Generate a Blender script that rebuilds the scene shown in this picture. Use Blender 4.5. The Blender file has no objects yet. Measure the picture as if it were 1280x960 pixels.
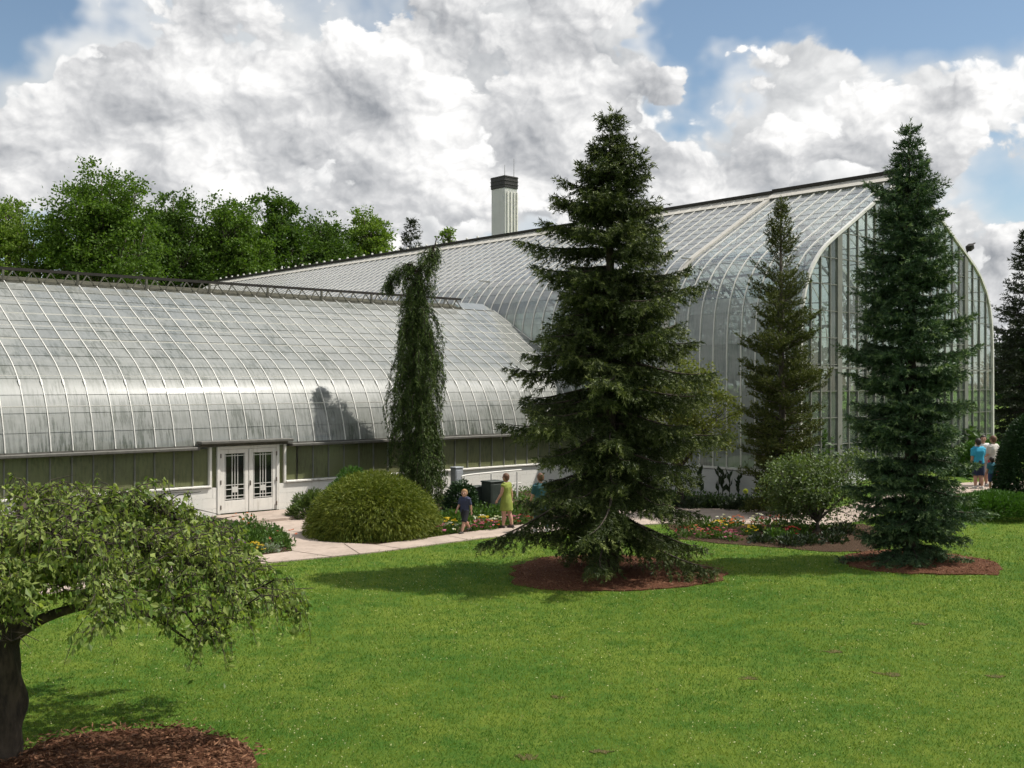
import bpy, math
import numpy as np
rng = np.random.default_rng(11)
R = math.radians
scene = bpy.context.scene

# ------------------------------------------------------------------ camera
FPX, CX, CY, EYE = 1331.0, 640.0, 480.0, 4.3        # focal length and centre in photograph pixels, eye height in metres
cam_d = bpy.data.cameras.new("camera")
cam_d.sensor_width = 36.0
cam_d.lens = FPX / 1280.0 * 36.0
cam_d.clip_start, cam_d.clip_end = 0.1, 5000.0
cam = bpy.data.objects.new("camera", cam_d)
scene.collection.objects.link(cam)
cam.location = (0, 0, EYE)
cam.rotation_euler = (R(90), 0, 0)
scene.camera = cam

# ------------------------------------------------------------------ sun, exposure
SUN_AZ, SUN_EL = 6.0, 58.0            # degrees from +X towards +Y, elevation
sd = np.array([math.cos(R(SUN_EL)) * math.cos(R(SUN_AZ)), math.cos(R(SUN_EL)) * math.sin(R(SUN_AZ)), math.sin(R(SUN_EL))])
sl = bpy.data.lights.new("sun", 'SUN')
sl.energy, sl.angle, sl.color = 4.6, R(0.55), (1.0, 0.955, 0.88)
sun = bpy.data.objects.new("sun", sl)
scene.collection.objects.link(sun)
from mathutils import Vector
sun.rotation_euler = Vector(-sd).to_track_quat('-Z', 'Y').to_euler()
vs = scene.view_settings
vs.view_transform, vs.look, vs.exposure, vs.gamma, vs.use_curve_mapping = 'Standard', 'None', 0.22, 1.0, False
scene.cycles.max_bounces = 5
scene.cycles.diffuse_bounces = 2
scene.cycles.glossy_bounces = 2
scene.cycles.transparent_max_bounces = 14
scene.cycles.adaptive_threshold = 0.03
scene.cycles.use_denoising = True
scene.cycles.sample_clamp_indirect = 6.0

# ------------------------------------------------------------------ node helper
class NT:
    def __init__(s, tree):
        s.t = tree
    def n(s, typ, ins=None, **props):
        nd = s.t.nodes.new(typ)
        for k, v in props.items():
            setattr(nd, k, v)
        for k, v in (ins or {}).items():
            sock = nd.inputs[k]
            if hasattr(v, 'bl_idname') and hasattr(v, 'outputs'):
                v = v.outputs[0]
            if isinstance(v, bpy.types.NodeSocket):
                s.t.links.new(v, sock)
            else:
                sock.default_value = v
        return nd
    def m(s, op, a, b=None, c=None, clamp=False):
        ins = {0: a}
        if b is not None: ins[1] = b
        if c is not None: ins[2] = c
        return s.n('ShaderNodeMath', ins, operation=op, use_clamp=clamp).outputs[0]
    def vm(s, op, a, b=None):
        ins = {0: a}
        if b is not None: ins[1] = b
        nd = s.n('ShaderNodeVectorMath', ins, operation=op)
        return nd.outputs['Value'] if op in ('DOT_PRODUCT', 'LENGTH', 'DISTANCE') else nd.outputs[0]
    def ss(s, x, lo, hi, a=0.0, b=1.0):
        return s.n('ShaderNodeMapRange', {0: x, 1: lo, 2: hi, 3: a, 4: b}, interpolation_type='SMOOTHSTEP', clamp=True).outputs[0]
    def mix(s, f, a, b, blend='MIX'):
        nd = s.n('ShaderNodeMix', {0: f, 6: a, 7: b}, data_type='RGBA', blend_type=blend)
        return nd.outputs[2]
    def noise(s, v, scale, detail=4, rough=0.55, out=0, **k):   # 3D fractal noise
        return s.n('ShaderNodeTexNoise', {'Vector': v, 'Scale': scale, 'Detail': detail, 'Roughness': rough, **k}).outputs[out]
    def link(s, a, b):
        s.t.links.new(a, b)

# ------------------------------------------------------------------ sky with cumulus
def px_dir(px, py):
    d = np.array([(px - CX) / FPX, 1.0, (CY - py) / FPX])
    return d / np.linalg.norm(d)

world = bpy.data.worlds.new("World")
scene.world = world
world.use_nodes = True
world.node_tree.nodes.clear()
W = NT(world.node_tree)
tc = W.n('ShaderNodeTexCoord').outputs['Generated']
sky = W.n('ShaderNodeTexSky', {}, sky_type='NISHITA', sun_disc=False, sun_elevation=R(SUN_EL),
          sun_rotation=math.atan2(sd[0], sd[1]), air_density=1.0, dust_density=0.3, ozone_density=2.0)
SKY_STRENGTH = 0.105
sky_c = W.mix(1.0, sky.outputs[0], (1.06, 1.02, 0.93, 1), 'MULTIPLY')
sep = W.n('ShaderNodeSeparateXYZ', {0: tc})
az = W.m('ARCTAN2', sep.outputs[0], sep.outputs[1])
el = W.m('ARCSINE', sep.outputs[2])
flat = W.n('ShaderNodeCombineXYZ', {0: az, 1: W.m('MULTIPLY', el, 1.25), 2: 0.0}).outputs[0]
def cloud_warp(scale, seed):
    q = W.vm('ADD', flat, (seed * 3.7, seed * 1.9, 0.0))
    wn = W.n('ShaderNodeTexNoise', {'Vector': q, 'Scale': scale * 1.6, 'Detail': 3.0, 'Roughness': 0.5}, noise_dimensions='2D').outputs[1]
    wv = W.vm('SCALE', W.vm('SUBTRACT', wn, (0.5, 0.5, 0.5)))
    wv.node.inputs['Scale'].default_value = 0.42 / scale
    return q, W.vm('ADD', q, wv)
def cloud_height(qw, off, scale, detail, fdet):
    """puffy relief: rounded cells of several sizes plus fine ragged noise"""
    q, w = qw
    if off is not None:
        q, w = W.vm('ADD', q, off), W.vm('ADD', w, off)
    v = W.n('ShaderNodeTexVoronoi', {'Vector': w, 'Scale': scale, 'Detail': detail, 'Roughness': 0.5, 'Lacunarity': 2.1},
            feature='F1', normalize=True, voronoi_dimensions='2D').outputs['Distance']
    f = W.n('ShaderNodeTexNoise', {'Vector': q, 'Scale': scale * 0.8, 'Detail': fdet, 'Roughness': 0.55}, noise_dimensions='2D').outputs[0]
    dome = W.m('SUBTRACT', 0.42, W.m('MULTIPLY', v, 1.30))
    return W.m('ADD', dome, W.m('MULTIPLY', W.m('SUBTRACT', f, 0.5), 1.1))
big = W.noise(flat, 3.1, 2, 0.5)
cover = W.m('MULTIPLY_ADD', W.m('SUBTRACT', big, 0.5), 1.3, 0.27)
# where the photograph shows open blue (negative) or towering cloud (positive)
SPOTS = [(15, 25, 0.075, 0.070, -0.60), (-60, 60, .08, .08, -.3), (1130, 12, 0.24, 0.055, -0.42), (880, 55, 0.06, 0.06, -0.50), (960, 145, 0.09, 0.03, -0.45), (830, 145, 0.06, 0.022, -0.30), (1225, 235, 0.065, 0.045, -0.26),
         (30, 310, .06, .03, -.2), (690, 70, 0.13, 0.06, 0.30), (230, 60, 0.13, 0.08, 0.30), (560, 190, 0.30, 0.09, 0.30),
         (1060, 110, 0.14, 0.045, 0.34), (800, 180, 0.12, 0.06, 0.25), (1240, 330, 0.12, 0.045, 0.40), (1290, 130, 0.08, 0.05, 0.22), (150, 170, .2, .05, .2)]
spot_warp = W.vm('SUBTRACT', W.noise(flat, 11.0, 3, 0.6, out=1), (0.5, 0.5, 0.5))
spot_warp = W.vm('MULTIPLY', spot_warp, (2.2, 2.2, 2.2))
for (qx, qy, sx, sz, amp) in SPOTS:
    c = px_dir(qx, qy)
    dd = W.vm('MULTIPLY', W.vm('SUBTRACT', tc, tuple(c)), (1 / sx, 0.8 / sx, 1 / sz))
    g = W.ss(W.vm('LENGTH', W.vm('ADD', dd, spot_warp)), 0.1, 1.7, amp, 0.0)
    cover = W.m('ADD', cover, g)
bg_sky = W.n('ShaderNodeBackground', {'Color': sky_c, 'Strength': SKY_STRENGTH})
shader = bg_sky.outputs[0]
def cloud_layer(shader, scale, seed, bias, weight, edge, dark, mid, bright, tops):
    up = np.array([0.55, 0.83, 0.0])
    qw = cloud_warp(scale, seed)
    h0 = cloud_height(qw, None, scale, 5.0, 8.0)
    h1 = cloud_height(qw, tuple(up * 0.075 / scale), scale, 4.0, 5.0)
    h2 = cloud_height(qw, tuple(up * 0.40 / scale), scale, 0.0, 1.0)
    dens = W.m('ADD', W.m('MULTIPLY_ADD', cover, weight, bias), h0)
    alpha = W.ss(dens, 0.0, edge)
    lit = W.m('ADD', W.m('MULTIPLY', W.m('SUBTRACT', h0, h1), 1.25), W.m('MULTIPLY', W.m('SUBTRACT', h0, h2), tops))
    lit = W.m('ADD', lit, 0.56)
    lit = W.m('SUBTRACT', lit, W.ss(dens, 0.25, 1.1, 0.0, 0.15), clamp=True)
    rm = W.n('ShaderNodeValToRGB', {0: lit})
    c = rm.color_ramp
    c.elements[0].position, c.elements[0].color = 0.0, dark
    c.elements[1].position, c.elements[1].color = 0.88, bright
    k = c.elements.new(0.46); k.color = mid
    bg = W.n('ShaderNodeBackground', {'Color': rm.outputs[0], 'Strength': 1.0})
    return W.n('ShaderNodeMixShader', {0: alpha, 1: shader, 2: bg.outputs[0]}).outputs[0]
shader = cloud_layer(shader, 3.0, 1.0, 0.0, 1.0, 0.60, (0.44, 0.47, 0.50, 1), (0.57, 0.60, 0.625, 1), (0.76, 0.77, 0.78, 1), 0.30)
shader = cloud_layer(shader, 6.2, 2.3, -0.22, 0.95, 0.10, (0.28, 0.30, 0.33, 1), (0.58, 0.59, 0.60, 1), (0.92, 0.915, 0.905, 1), 0.70)
shader = cloud_layer(shader, 10.5, 4.1, -0.36, 0.95, 0.08, (0.29, 0.305, 0.33, 1), (0.58, 0.585, 0.595, 1), (0.95, 0.94, 0.925, 1), 0.70)
world.cycles.sampling_method = 'MANUAL'
world.cycles.sample_map_resolution = 256
wo = W.n('ShaderNodeOutputWorld', {'Surface': shader})

# ------------------------------------------------------------------ mesh helpers
col = scene.collection
def nrm(a):
    a = np.asarray(a, float)
    return a / np.maximum(np.linalg.norm(a, axis=-1, keepdims=True), 1e-9)
def mesh_data(name, V, F, mat, smooth=False, attr=None):
    """V (n,3); F a list of integer arrays, each (m,k)"""
    V = np.ascontiguousarray(V, np.float32)
    F = [np.asarray(f, np.int32) for f in (F if isinstance(F, list) else [F]) if len(f)]
    me = bpy.data.meshes.new(name)
    me.vertices.add(len(V)); me.vertices.foreach_set('co', V.ravel())
    nl = sum(f.size for f in F); npoly = sum(len(f) for f in F)
    me.loops.add(nl); me.loops.foreach_set('vertex_index', np.concatenate([f.ravel() for f in F]))
    me.polygons.add(npoly)
    tot = np.concatenate([np.full(len(f), f.shape[1], np.int32) for f in F])
    me.polygons.foreach_set('loop_start', np.concatenate([[0], np.cumsum(tot)[:-1]]).astype(np.int32))
    me.polygons.foreach_set('use_smooth', np.full(npoly, bool(smooth)))
    for k, v in (attr or {}).items():
        a = me.attributes.new(k, 'FLOAT', 'POINT'); a.data.foreach_set('value', np.asarray(v, np.float32))
    me.update(calc_edges=True); me.validate()
    if mat is not None: me.materials.append(mat)
    return me
def link(name, me, parent=None, loc=None, rotz=0.0):
    o = bpy.data.objects.new(name, me); col.objects.link(o)
    if parent is not None: o.parent = parent
    if loc is not None: o.location = loc
    if rotz: o.rotation_euler = (0, 0, rotz)
    return o
def mk(name, VF, mat, parent=None, smooth=False, loc=None, attr=None):
    return link(name, mesh_data(name, VF[0], VF[1], mat, smooth, attr), parent, loc)
def tag(o, label=None, cat=None, group=None, kind=None):
    for k, v in (('label', label), ('category', cat), ('group', group), ('kind', kind)):
        if v: o[k] = v
    return o
def thing(name, label, cat, loc=(0, 0, 0), rotz=0.0, group=None):
    o = link(name, None, None, loc, rotz)
    return tag(o, label, cat, group)
def join(parts):
    Vs, Fs, n = [], {}, 0
    for V, F in parts:
        V = np.asarray(V, float).reshape(-1, 3)
        for f in (F if isinstance(F, list) else [F]):
            f = np.asarray(f, np.int64)
            if len(f): Fs.setdefault(f.shape[1], []).append(f + n)
        Vs.append(V); n += len(V)
    return np.concatenate(Vs), [np.concatenate(v) for v in Fs.values()]
BOXF = np.array([[0, 3, 2, 1], [4, 5, 6, 7], [0, 1, 5, 4], [1, 2, 6, 5], [2, 3, 7, 6], [3, 0, 4, 7]])
def box(x0, x1, y0, y1, z0, z1):
    return np.array([[x0, y0, z0], [x1, y0, z0], [x1, y1, z0], [x0, y1, z0], [x0, y0, z1], [x1, y0, z1], [x1, y1, z1], [x0, y1, z1]], float), BOXF
def bbox_bev(x0, x1, y0, y1, z0, z1, b=0.01):
    """box with chamfered edges"""
    import bmesh
    bm = bmesh.new(); vs_ = [bm.verts.new(p) for p in box(x0, x1, y0, y1, z0, z1)[0]]
    for f in BOXF: bm.faces.new([vs_[i] for i in f])
    bmesh.ops.bevel(bm, geom=bm.edges[:], offset=b, segments=1, affect='EDGES')
    bm.verts.index_update()
    V = np.array([v.co[:] for v in bm.verts]); F = {}
    for f in bm.faces: F.setdefault(len(f.verts), []).append([v.index for v in f.verts])
    bm.free()
    return V, [np.array(v) for v in F.values()]
def bar(p, q, w, h=None):
    """straight bar of rectangular section from p to q"""
    p, q = np.array(p, float), np.array(q, float); h = h or w
    d = nrm(q - p); a = np.cross(d, (0, 0, 1.0))
    if np.linalg.norm(a) < 1e-3: a = np.array([1.0, 0, 0])
    a = nrm(a); b = np.cross(a, d)
    r = [(-a * w - b * h) / 2, (a * w - b * h) / 2, (a * w + b * h) / 2, (-a * w + b * h) / 2]
    return np.array([p + k for k in r] + [q + k for k in r]), BOXF
def tube(P, rad, k=7, cap=True):
    P = np.asarray(P, float); n = len(P); rad = np.broadcast_to(rad, (n,)).astype(float)
    T = nrm(np.gradient(P, axis=0))
    ref = np.array([0, 0, 1.0]) if abs(T[0][2]) < 0.9 else np.array([1.0, 0, 0])
    A = np.zeros((n, 3)); a = nrm(np.cross(T[0], ref))
    for i in range(n):
        a = nrm(a - T[i] * np.dot(a, T[i])); A[i] = a
    B = np.cross(T, A)
    th = np.arange(k) * 2 * np.pi / k
    V = P[:, None] + rad[:, None, None] * (A[:, None] * np.cos(th)[None, :, None] + B[:, None] * np.sin(th)[None, :, None])
    i = np.arange(n - 1)[:, None] * k; j = np.arange(k)[None]; j2 = (j + 1) % k
    F = [np.stack([i + j, i + j2, i + k + j2, i + k + j], -1).reshape(-1, 4)]
    V = V.reshape(-1, 3)
    if cap:
        V = np.concatenate([V, P[:1], P[-1:]]); c0, c1 = n * k, n * k + 1; jj = np.arange(k); jj2 = (jj + 1) % k
        F.append(np.concatenate([np.stack([jj2, jj, np.full(k, c0)], -1), np.stack([(n - 1) * k + jj, (n - 1) * k + jj2, np.full(k, c1)], -1)]))
    return V, F
def catmull(P, m=10):
    P = np.asarray(P, float); Q = np.concatenate([[2 * P[0] - P[1]], P, [2 * P[-1] - P[-2]]]); out = []
    for i in range(1, len(Q) - 2):
        t = np.linspace(0, 1, m, endpoint=False)[:, None]
        a, b, c, d = Q[i - 1], Q[i], Q[i + 1], Q[i + 2]
        out.append(0.5 * (2 * b + (c - a) * t + (2 * a - 5 * b + 4 * c - d) * t ** 2 + (3 * b - a - 3 * c + d) * t ** 3))
    return np.concatenate(out + [P[-1:]])
def runit(n, r=None):
    r = r or rng
    return nrm(r.normal(size=(n, 3)))
def side_of(D, r=None):
    return nrm(np.cross(D, runit(len(D), r)))
def leaf_faces(P, D, L, Wd, S=None, fold=0.0):
    """one diamond leaf each"""
    n = len(P); D = nrm(D); S = side_of(D) if S is None else nrm(S - D * (S * D).sum(1, keepdims=True))
    L = np.broadcast_to(L, (n,))[:, None]; Wd = np.broadcast_to(Wd, (n,))[:, None]
    N = np.cross(D, S)
    V = np.stack([P, P + D * L * .45 + S * Wd * .5 + N * fold * Wd, P + D * L, P + D * L * .45 - S * Wd * .5 + N * fold * Wd], 1).reshape(-1, 3)
    return V, np.arange(4 * n).reshape(n, 4)
def blade_faces(P, D, L, Wd, S=None):
    n = len(P); D = nrm(D); S = side_of(D) if S is None else S
    L = np.broadcast_to(L, (n,))[:, None]; Wd = np.broadcast_to(Wd, (n,))[:, None]
    V = np.stack([P - S * Wd / 2, P + S * Wd / 2, P + D * L], 1).reshape(-1, 3)
    return V, np.arange(3 * n).reshape(n, 3)
def needles(P, D, L, k, nl, nw, spread=0.8):
    """bottle-brush shoots: k needle bundles round each shoot; returns V, F, shoot index per vertex"""
    n = len(P); D = nrm(D); L = np.broadcast_to(L, (n,))
    idx = np.repeat(np.arange(n), k); f = rng.random(n * k)
    Pp = P[idx] + D[idx] * (L[idx] * f)[:, None]
    rad = side_of(D[idx])
    d = nrm(D[idx] * (0.55 + 0.5 * f[:, None]) + rad * spread)
    V, F = blade_faces(Pp, d, nl * (0.7 + 0.6 * rng.random(n * k)), nw)
    return V, F, np.repeat(idx, 3)

# ------------------------------------------------------------------ ground height and pixel helpers
def sstep(x, a, b):
    t = np.clip((np.asarray(x, float) - a) / (b - a), 0, 1); return t * t * (3 - 2 * t)
def gz(x, y):
    x = np.asarray(x, float); y = np.asarray(y, float)
    z = 0.72 * sstep(y, 29.5, 36.0) * sstep(x, 9.5, 14.5)
    z = z + 0.035 * np.sin(x * 0.55 + 1.0) * np.cos(y * 0.43) * sstep(y, 30, 24)
    return z
def at(px, py, z=0.0):
    Y = (EYE - z) * FPX / (py - CY)
    return np.array([(px - CX) / FPX * Y, Y, z])
def onground(px, py):
    z = 0.0
    for _ in range(25):
        p = at(px, py, z); z = 0.5 * z + 0.5 * float(gz(p[0], p[1]))
    return np.array([p[0], p[1], float(gz(p[0], p[1]))])
def stand(px, Y, dz=0.0):
    X = (px - CX) / FPX * Y
    return (X, Y, float(gz(X, Y)) + dz)
def hz(py, Y):
    return EYE + (CY - py) / FPX * Y

# ------------------------------------------------------------------ materials
def newmat(name):
    m = bpy.data.materials.new(name); m.use_nodes = True; m.node_tree.nodes.clear()
    return m, NT(m.node_tree)
def fin(m, t, sh, disp=None):
    t.n('ShaderNodeOutputMaterial', {'Surface': sh, **({'Displacement': disp} if disp is not None else {})}); return m
def rgb(c): return (c[0], c[1], c[2], 1.0)
def paint(name, c, rough=0.55, var=0.12, scale=6.0, bump=0.0, dirt=None, metal=0.0, coords='Object', spec=0.5):
    m, t = newmat(name)
    v = t.n('ShaderNodeTexCoord').outputs[coords]
    n1 = t.noise(v, scale, 6, 0.6)
    n2 = t.noise(v, scale * 9, 4, 0.6)
    f = t.m('ADD', t.m('MULTIPLY', n1, 0.65), t.m('MULTIPLY', n2, 0.35))
    a = rgb([x * (1 - var) for x in c]); b = rgb([min(1, x * (1 + var)) for x in c])
    cc = t.mix(t.ss(f, 0.3, 0.7), a, b)
    if dirt is not None:
        st = t.noise(t.vm('MULTIPLY', v, (1.0, 1.0, 0.12)), scale * 2.2, 5, 0.65)
        cc = t.mix(t.ss(st, 0.54, 0.74, 0.0, 0.75), cc, rgb(dirt))
    ins = {'Base Color': cc, 'Roughness': rough, 'Metallic': metal, 'Specular IOR Level': spec}
    if bump:
        ins['Normal'] = t.n('ShaderNodeBump', {'Height': n2, 'Strength': bump, 'Distance': 0.02}).outputs[0]
    p = t.n('ShaderNodeBsdfPrincipled', ins)
    return fin(m, t, p.outputs[0])
def foliage(name, c1, c2, tip=None, transl=0.35, gloss=0.12, rough=0.5, patch=0.6):
    """leaf material: colour varies from leaf to leaf and in broad patches; 'tip' attribute = fresh growth"""
    m, t = newmat(name)
    g = t.n('ShaderNodeNewGeometry')
    r = g.outputs['Random Per Island']
    v = t.n('ShaderNodeTexCoord').outputs['Object']
    pn = t.noise(v, 1.1, 3, 0.55)
    f = t.m('ADD', t.m('MULTIPLY', r, 0.62), t.m('MULTIPLY', t.m('SUBTRACT', pn, 0.32), patch), clamp=True)
    cc = t.mix(f, rgb(c1), rgb(c2))
    if tip is not None:
        a = t.n('ShaderNodeAttribute', attribute_name='tip').outputs['Fac']
        cc = t.mix(a, cc, rgb(tip))
    d = t.n('ShaderNodeBsdfPrincipled', {'Base Color': cc, 'Roughness': rough, 'Specular IOR Level': gloss * 2.5})
    tr = t.n('ShaderNodeBsdfTranslucent', {'Color': t.mix(1.0, cc, (1.15, 1.25, 0.55, 1), 'MULTIPLY')})
    return fin(m, t, t.n('ShaderNodeMixShader', {0: transl, 1: d.outputs[0], 2: tr.outputs[0]}).outputs[0])
def bark(name, c1, c2, scale=9.0):
    m, t = newmat(name)
    v = t.n('ShaderNodeTexCoord').outputs['Object']
    n1 = t.noise(t.vm('MULTIPLY', v, (1, 1, 0.28)), scale, 7, 0.68)
    n2 = t.noise(v, scale * 0.35, 3, 0.5)
    cc = t.mix(t.ss(t.m('ADD', t.m('MULTIPLY', n1, .7), t.m('MULTIPLY', n2, .3)), 0.36, 0.64), rgb(c1), rgb(c2))
    b = t.n('ShaderNodeBump', {'Height': n1, 'Strength': 0.8, 'Distance': 0.03})
    p = t.n('ShaderNodeBsdfPrincipled', {'Base Color': cc, 'Roughness': 0.9, 'Normal': b.outputs[0]})
    return fin(m, t, p.outputs[0])
def glass(name, film, film_dark, cover, coat=0.9, coat_rough=0.12, streak=0.5, random_amt=0.25, rough=0.45, cover_var=0.15):
    """pane of glass carrying a wash of white shading paint and algae streaks that run down the slope"""
    m, t = newmat(name)
    v = t.n('ShaderNodeTexCoord').outputs['Object']
    gpos = t.n('ShaderNodeNewGeometry')
    o = t.n('ShaderNodeObjectInfo')
    rnd = t.m('FRACT', t.m('ADD', o.outputs['Random'], gpos.outputs['Random Per Island']))
    wp = t.n('ShaderNodeVectorRotate', {'Vector': gpos.outputs['Position'], 'Angle': -R(41.7)}, rotation_type='Z_AXIS').outputs[0]
    s1 = t.noise(t.vm('MULTIPLY', wp, STREAK[name]), 13.0, 5, 0.7)
    s2 = t.noise(wp, 0.8, 4, 0.6)
    s3 = t.noise(wp, 7.0, 4, 0.65)
    zz = t.n('ShaderNodeSeparateXYZ', {0: wp}).outputs[2]
    algae = t.ss(zz, 2.3, 4.0, 1.6, 1.0) if name == 'wing_glass' else 1.0      # algae grows thickest along the lowest panes
    patchy = t.ss(s2, 0.34, 0.66, 0.25, 1.0)
    f = t.m('MULTIPLY', t.m('MULTIPLY', t.ss(s1, 0.44, 0.60), streak * 1.15), t.m('MULTIPLY', patchy, algae))
    f = t.m('ADD', f, t.m('MULTIPLY', t.ss(s2, 0.42, 0.72), streak * 0.35))
    f = t.m('ADD', f, t.m('MULTIPLY', t.m('SUBTRACT', rnd, 0.45), random_amt), clamp=True)
    f = t.m('ADD', f, t.m('MULTIPLY', t.m('SUBTRACT', s3, 0.5), 0.3), clamp=True)
    cc = t.mix(f, rgb(film), rgb(film_dark))
    bmp = t.n('ShaderNodeBump', {'Height': s2, 'Strength': 0.10, 'Distance': 0.05})
    wn = t.n('ShaderNodeTexWhiteNoise', {'W': rnd}, noise_dimensions='1D').outputs['Color']      # each pane sits a little out of true
    tilt = t.vm('MULTIPLY', t.vm('SUBTRACT', wn, (0.5, 0.5, 0.5)), (0.016, 0.016, 0.016))
    nn = t.vm('NORMALIZE', t.vm('ADD', bmp.outputs[0], tilt))
    p = t.n('ShaderNodeBsdfPrincipled', {'Normal': nn, 'Coat Normal': nn, 'Base Color': cc, 'Roughness': rough, 'Coat Weight': coat, 'Coat Roughness': coat_rough, 'Specular IOR Level': 0.5})
    clear = t.n('ShaderNodeBsdfTransparent', {'Color': (0.86, 0.90, 0.88, 1)})
    gl = t.n('ShaderNodeBsdfGlossy', {'Color': (1, 1, 1, 1), 'Roughness': 0.03, 'Normal': nn})
    cosv = t.m('ABSOLUTE', t.vm('DOT_PRODUCT', gpos.outputs['Incoming'], gpos.outputs['Normal']))
    fr = t.m('MULTIPLY_ADD', t.m('POWER', t.m('SUBTRACT', 1.0, cosv, clamp=True), 5.0), 0.92, 0.06)
    front = t.m('SUBTRACT', 1.0, gpos.outputs['Backfacing'])
    fr = t.m('MULTIPLY', fr, front)
    cl = t.n('ShaderNodeMixShader', {0: fr, 1: clear.outputs[0], 2: gl.outputs[0]})
    cv = t.m('ADD', cover, t.m('MULTIPLY', t.m('SUBTRACT', rnd, 0.5), cover_var), clamp=True)
    cv = t.m('MULTIPLY', cv, front)
    return fin(m, t, t.n('ShaderNodeMixShader', {0: cv, 1: cl.outputs[0], 2: p.outputs[0]}).outputs[0])
STREAK = {'wing_glass': (1, 0.16, 0.10), 'roof_glass': (0.16, 1, 0.12), 'clear_roof_glass': (0.16, 1, 0.12), 'side_glass': (0.3, 1, 0.10), 'gable_glass': (1, 1, 0.15), 'window_glass': (1, 1, 0.2)}
M = {}
M['white'] = paint('white_paint', (0.74, 0.715, 0.66), 0.6, 0.06, 3.0, 0.15, dirt=(0.46, 0.43, 0.36))
M['rib'] = paint('rib_paint', (0.62, 0.605, 0.56), 0.5, 0.10, 2.0)
M['cream'] = paint('cream_metal', (0.46, 0.435, 0.385), 0.55, 0.08, 2.0)
M['dark_metal'] = paint('dark_metal', (0.028, 0.025, 0.021), 0.7, 0.3, 4.0, spec=.25)
M['old_metal'] = paint('weathered_metal', (0.10, 0.097, 0.075), 0.7, 0.35, 5.0, spec=.25)
M['rust'] = paint('ridge_board', (0.045, 0.042, 0.024), 0.9, 0.5, 3.0)
M['gutter'] = paint('gutter_metal', (0.105, 0.10, 0.085), 0.65, 0.25, 4.0, dirt=(0.05, 0.045, 0.03))
M['steel'] = paint('grey_green_steel', (0.17, 0.172, 0.15), 0.55, 0.15, 3.0)
M['wall'] = paint('painted_block', (0.76, 0.735, 0.68), 0.75, 0.03, 2.5, 0.3, dirt=(0.66, 0.63, 0.56))
M['grey_wall'] = paint('pale_block', (0.50, 0.50, 0.48), 0.8, 0.06, 2.5, 0.3)
M['wing_glass'] = glass('wing_glass', (0.232, 0.238, 0.218), (0.080, 0.090, 0.070), 0.97, 1.0, 0.055, 0.62, 0.26)
M['roof_glass'] = glass('roof_glass', (0.225, 0.230, 0.232), (0.085, 0.10, 0.115), 0.78, 0.7, 0.10, 0.55, 0.42)
M['clear_roof_glass'] = glass('clear_roof_glass', (0.30, 0.315, 0.325), (0.13, 0.155, 0.17), 0.48, 0.7, 0.10, 0.5, 0.35)
M['side_glass'] = glass('side_glass', (0.30, 0.32, 0.30), (0.14, 0.18, 0.16), 0.72, 0.9, 0.10, 0.6, 0.35)
M['gable_glass'] = glass('gable_glass', (0.36, 0.40, 0.38), (0.14, 0.18, 0.15), 0.18, 0.9, 0.05, 0.5, 0.25, cover_var=0.16)
M['far_glass'] = glass('gable_glass', (0.45, 0.48, 0.48), (0.25, 0.28, 0.27), 0.25, 0.6, 0.1, 0.5, 0.3, cover_var=0.1)
M['window_glass'] = glass('window_glass', (0.155, 0.165, 0.075), (0.055, 0.065, 0.028), 0.93, 0.8, 0.10, 0.5, 0.5)
M['door_glass'] = paint('door_glass', (0.012, 0.014, 0.013), 0.08, 0.3, 3.0, spec=0.8)
M['concrete'] = paint('path_concrete', (0.385, 0.31, 0.255), 0.85, 0.20, 1.1, 0.25, coords='Object', dirt=(0.27, 0.21, 0.165))
M['hinge'] = paint('hinge_metal', (0.10, 0.075, 0.055), 0.5, 0.3, 8.0)
M['green_box'] = paint('dark_green_metal', (0.03, 0.04, 0.033), 0.5, 0.3, 4.0)
M['grey_box'] = paint('grey_cabinet', (0.33, 0.35, 0.37), 0.5, 0.1, 4.0)
M['stack'] = paint('stack_panel', (0.50, 0.50, 0.48), 0.7, 0.06, 0.7, 0.1, dirt=(0.36, 0.36, 0.35))
M['stack_cap'] = paint('stack_cap', (0.022, 0.020, 0.019), 0.6, 0.3, 2.0)
M['bark_dark'] = bark('bark_dark', (0.014, 0.010, 0.007), (0.075, 0.055, 0.038))
M['bark_grey'] = bark('bark_grey', (0.035, 0.028, 0.021), (0.15, 0.125, 0.095))
M['spruce'] = foliage('spruce_needles', (0.015, 0.028, 0.010), (0.088, 0.112, 0.032), tip=(0.33, 0.37, 0.115), transl=0.12, gloss=0.08, patch=.8)
M['blue_spruce'] = foliage('blue_spruce_needles', (0.018, 0.042, 0.019), (0.095, 0.160, 0.075), tip=(0.34, 0.43, 0.175), transl=0.12, gloss=0.08, patch=.8)
M['weeping'] = foliage('weeping_needles', (0.015, 0.032, 0.008), (0.080, 0.120, 0.026), tip=(0.15, 0.21, 0.055), transl=0.12, gloss=0.08, patch=.9)
M['arbor'] = foliage('arborvitae_sprays', (0.026, 0.044, 0.012), (0.140, 0.150, 0.045), transl=0.18, gloss=.05, patch=0.9)
M['right_fir'] = foliage('far_conifer_needles', (0.012, 0.022, 0.009), (0.05, 0.062, 0.026), transl=0.1)
M['crab'] = foliage('crab_leaves', (0.055, 0.115, 0.018), (0.41, 0.46, 0.125), transl=0.38, gloss=0.12, patch=0.45)
M['decid_a'] = foliage('tree_leaves', (0.034, 0.080, 0.011), (0.145, 0.225, 0.036), transl=0.38, gloss=.06, patch=1.0)
M['decid_b'] = foliage('tree_leaves_light', (0.058, 0.118, 0.015), (0.21, 0.285, 0.055), transl=0.40, gloss=.06, patch=1.0)
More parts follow.
